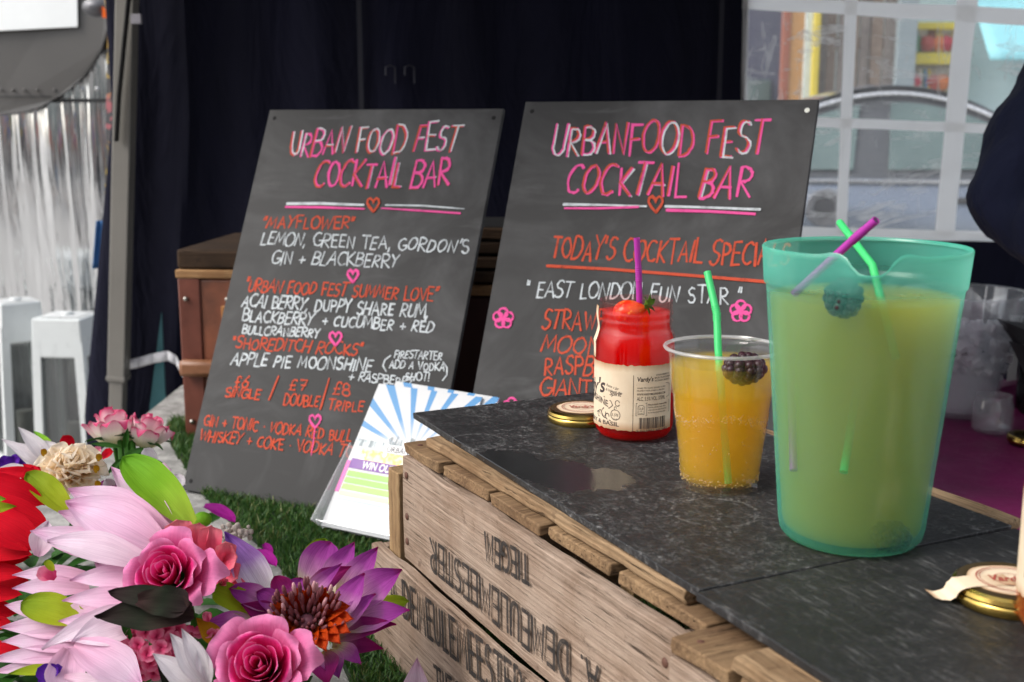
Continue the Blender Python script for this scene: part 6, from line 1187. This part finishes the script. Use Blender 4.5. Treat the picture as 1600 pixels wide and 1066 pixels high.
for ringi, (n_, rr_) in enumerate(((9, 9), (15, 18), (21, 28), (26, 38), (30, 47))):
    for i in range(n_):
        th = 6.283 * i / n_ + ringi
        if ringi > 1 and not (.5 < th % 6.283 < 3.8) and r_.random() < .66: continue
        a = th + r_.uniform(-.12, .12); q = rr_ * r_.uniform(.85, 1.12); bx, by = 480 + q * math.cos(a) * 1.12, 966 - q * .92 * math.sin(a); sw = r_.uniform(4, 9); m = MB()
        p0, p1, p2, p3 = [atd(bx + f * sw * math.cos(a), by - f * sw * math.sin(a) - 7 * f * f, 1.050 - .010 * f - .004 * ringi) - PL for f in (0, .5, .85, 1.15)]
        m.tube([p0, p1, p2, p3], [.0010, .0017, .0020, .0011], 7); m.build('stamen', PM['stamenm' if r_.random() < .8 else 'stamenp'], f, angle=0)
mb = MB(); mb.sphere(atd(480, 972, 1.05) - PL, .008, 10, 7); mb.build('pistil', plain('mauve pistil', lin('#84505c'), .6), f)
# --- bottom rose, hydrangea, white lily, loose petals
rose(atd(412, 1046, .965), (-.02, -.78, .62), .045, 'hot pink rose with ruffled heart at the bottom edge, below the purple lotus', seed=9, n=24)
f = fl('hydrangea', atd(240, 1020, .985), 'pink hydrangea cluster under the dark leaf'); r_ = random.Random(21)
for i in range(30):
    a = i * 2.4; rr_ = 8 + 42 * math.sqrt(i / 30); cx_, cy_ = 243 + rr_ * 1.15 * math.cos(a), 1012 + rr_ * .95 * math.sin(a); t0 = r_.uniform(0, 1.5); dz = .972 + .03 * (rr_ / 50) ** 2
    for k_ in range(4): b_ = t0 + 1.571 * k_; pp_(f, 'hyd', (cx_, cy_, dz + .004), (cx_ + 16 * math.cos(b_), cy_ + 14 * math.sin(b_), dz), 17, blunt=1.0, wmax=.65, cup=.1, arcv=.1, wave=.03)
for i in range(12): cx_, cy_ = 300 + r_.uniform(-20, 35), 985 + r_.uniform(-25, 12); pp_(f, 'hyd', (cx_, cy_, 1.0), (cx_ + 12 * math.cos(i), cy_ + 12 * math.sin(i), .995), 15, blunt=.9, wmax=.65)
f = fl('lily_flower', atd(320, 1040, .95), 'white lily at the bottom edge, left of the lower pink rose')
for (bx, by, tx, ty, wp) in ((325, 1075, 265, 990, 40), (322, 1060, 283, 982, 30), (315, 1085, 238, 1022, 40), (325, 1072, 310, 1002, 26), (330, 1090, 250, 1075, 40)): pp_(f, 'lilywhite', (bx, by, .955), (tx, ty, .96), wp, fold=.06)
f = fl('loose_leaf', atd(262, 1045, .965), 'dark green leaf at the bottom edge under the white lily', 'leaf'); pp_(f, 'leafdark', (290, 1080, .97), (244, 1034, .97), 40, name='leaf'); pp_(f, 'leaf', (205, 1000, .985), (188, 968, .99), 12, name='leaf')
f = fl('violet_blossom', atd(80, 1050, 1.0), 'violet blossoms at the bottom edge in front of the pale pink lotus')
for (bx, by, tx, ty, wp) in ((75, 1058, 58, 1044, 26), (80, 1055, 92, 1040, 22), (85, 1052, 98, 1042, 16), (78, 1066, 62, 1075, 26), (205, 1066, 214, 1056, 18), (165, 1068, 176, 1060, 14)): pp_(f, 'violet', (bx, by, .985), (tx, ty, .98), wp, blunt=.5, wmax=.6)
f = fl('loose_petal', atd(660, 1070, 1.12), 'single pale pink petal standing before the crate at the bottom edge', 'petal'); pp_(f, 'lilypink', (648, 1130, 1.13), (652, 1026, 1.11), 44, wmax=.6)
f = fl('loose_petal', atd(346, 806, 1.52), 'loose magenta petal lying at the edge of the turf below the left board', 'petal'); pp_(f, 'magenta', (318, 792, 1.555), (368, 818, 1.52), 24, (0, 0, 2), blunt=.4, wmax=.5)
f = fl('loose_petal', atd(412, 872, 1.43), 'loose magenta petal on the turf behind the purple lotus', 'petal'); pp_(f, 'magenta', (398, 862, 1.44), (432, 886, 1.42), 22, (0, 0, 2), blunt=.4); pp_(f, 'magenta', (412, 850, 1.45), (424, 868, 1.44), 14, (0, 0, 2), blunt=.4)
f = fl('loose_petal', atd(552, 1036, 1.28), 'loose magenta petal on the dark turf beside the crate', 'petal'); pp_(f, 'magenta', (535, 1040, 1.29), (568, 1036, 1.27), 14, (0, 0, 2), blunt=.4)
f = fl('dried_blossom', atd(366, 836, 1.44), 'dried whitish blossom head lying at the edge of the turf'); r_ = random.Random(2); mb = MB()
for i in range(70): mb.sphere(atd(366 + r_.gauss(0, 11), 835 + r_.gauss(0, 6), 1.44 + r_.gauss(0, .006)) - f.location, r_.uniform(.002, .0042), 6, 4)
mb.build('head', plain('dried petals', (.45, .38, .34, 1), .9, var=.5, scale=90), f)
f = fl('green_bud', atd(316, 812, 1.46), 'round green flower bud behind the coral blossom', 'bud'); mb = MB(); mb.sphere((0, 0, 0), .011, 12, 8, (1.1, 1, .9)); mb.build('bud', PM['sepalbright'], f); MB().tube([(0, 0, -.008), (.0, .01, -.03)], .003, 7).build('stem', PM['leaf'], f)
f = fl('blossom_bud', atd(66, 885, 1.06), 'small pink bud with a green cap among the pale pink petals', 'bud'); pp_(f, 'hyd', (88, 898, 1.06), (56, 900, 1.05), 24, blunt=.5, wmax=.6); pp_(f, 'hyd', (86, 905, 1.055), (60, 888, 1.05), 18, blunt=.5); pp_(f, 'sepal', (84, 892, 1.05), (70, 876, 1.05), 12, blunt=.7, name='cap')
# foliage under the heap
f = fl('foliage_bed', atz(180, 930, TZ), 'dark green foliage under the heap of flowers', 'leaves'); f['kind'] = 'stuff'; r_ = random.Random(33); mb = MB()
for i in range(420):
    px = r_.uniform(-160, 470); py = r_.uniform(800, 1150); 
    if px > 330 and py < 960: continue
    p = atz(px, py + 60, TZ); p.z += r_.uniform(.004, .055); a = r_.uniform(0, 6.28); d = Vector((math.cos(a), math.sin(a), r_.uniform(-.2, .5))) * r_.uniform(.03, .06)
    q = petal(p - f.location, p + d - f.location, r_.uniform(.012, .024), (0, -.3, 1), .15, .1, nu=2, nv=5, seed=i); mb.add(q.v, q.f, q.uv)
mb.build('leaves', PM['leaf'], f, angle=0)
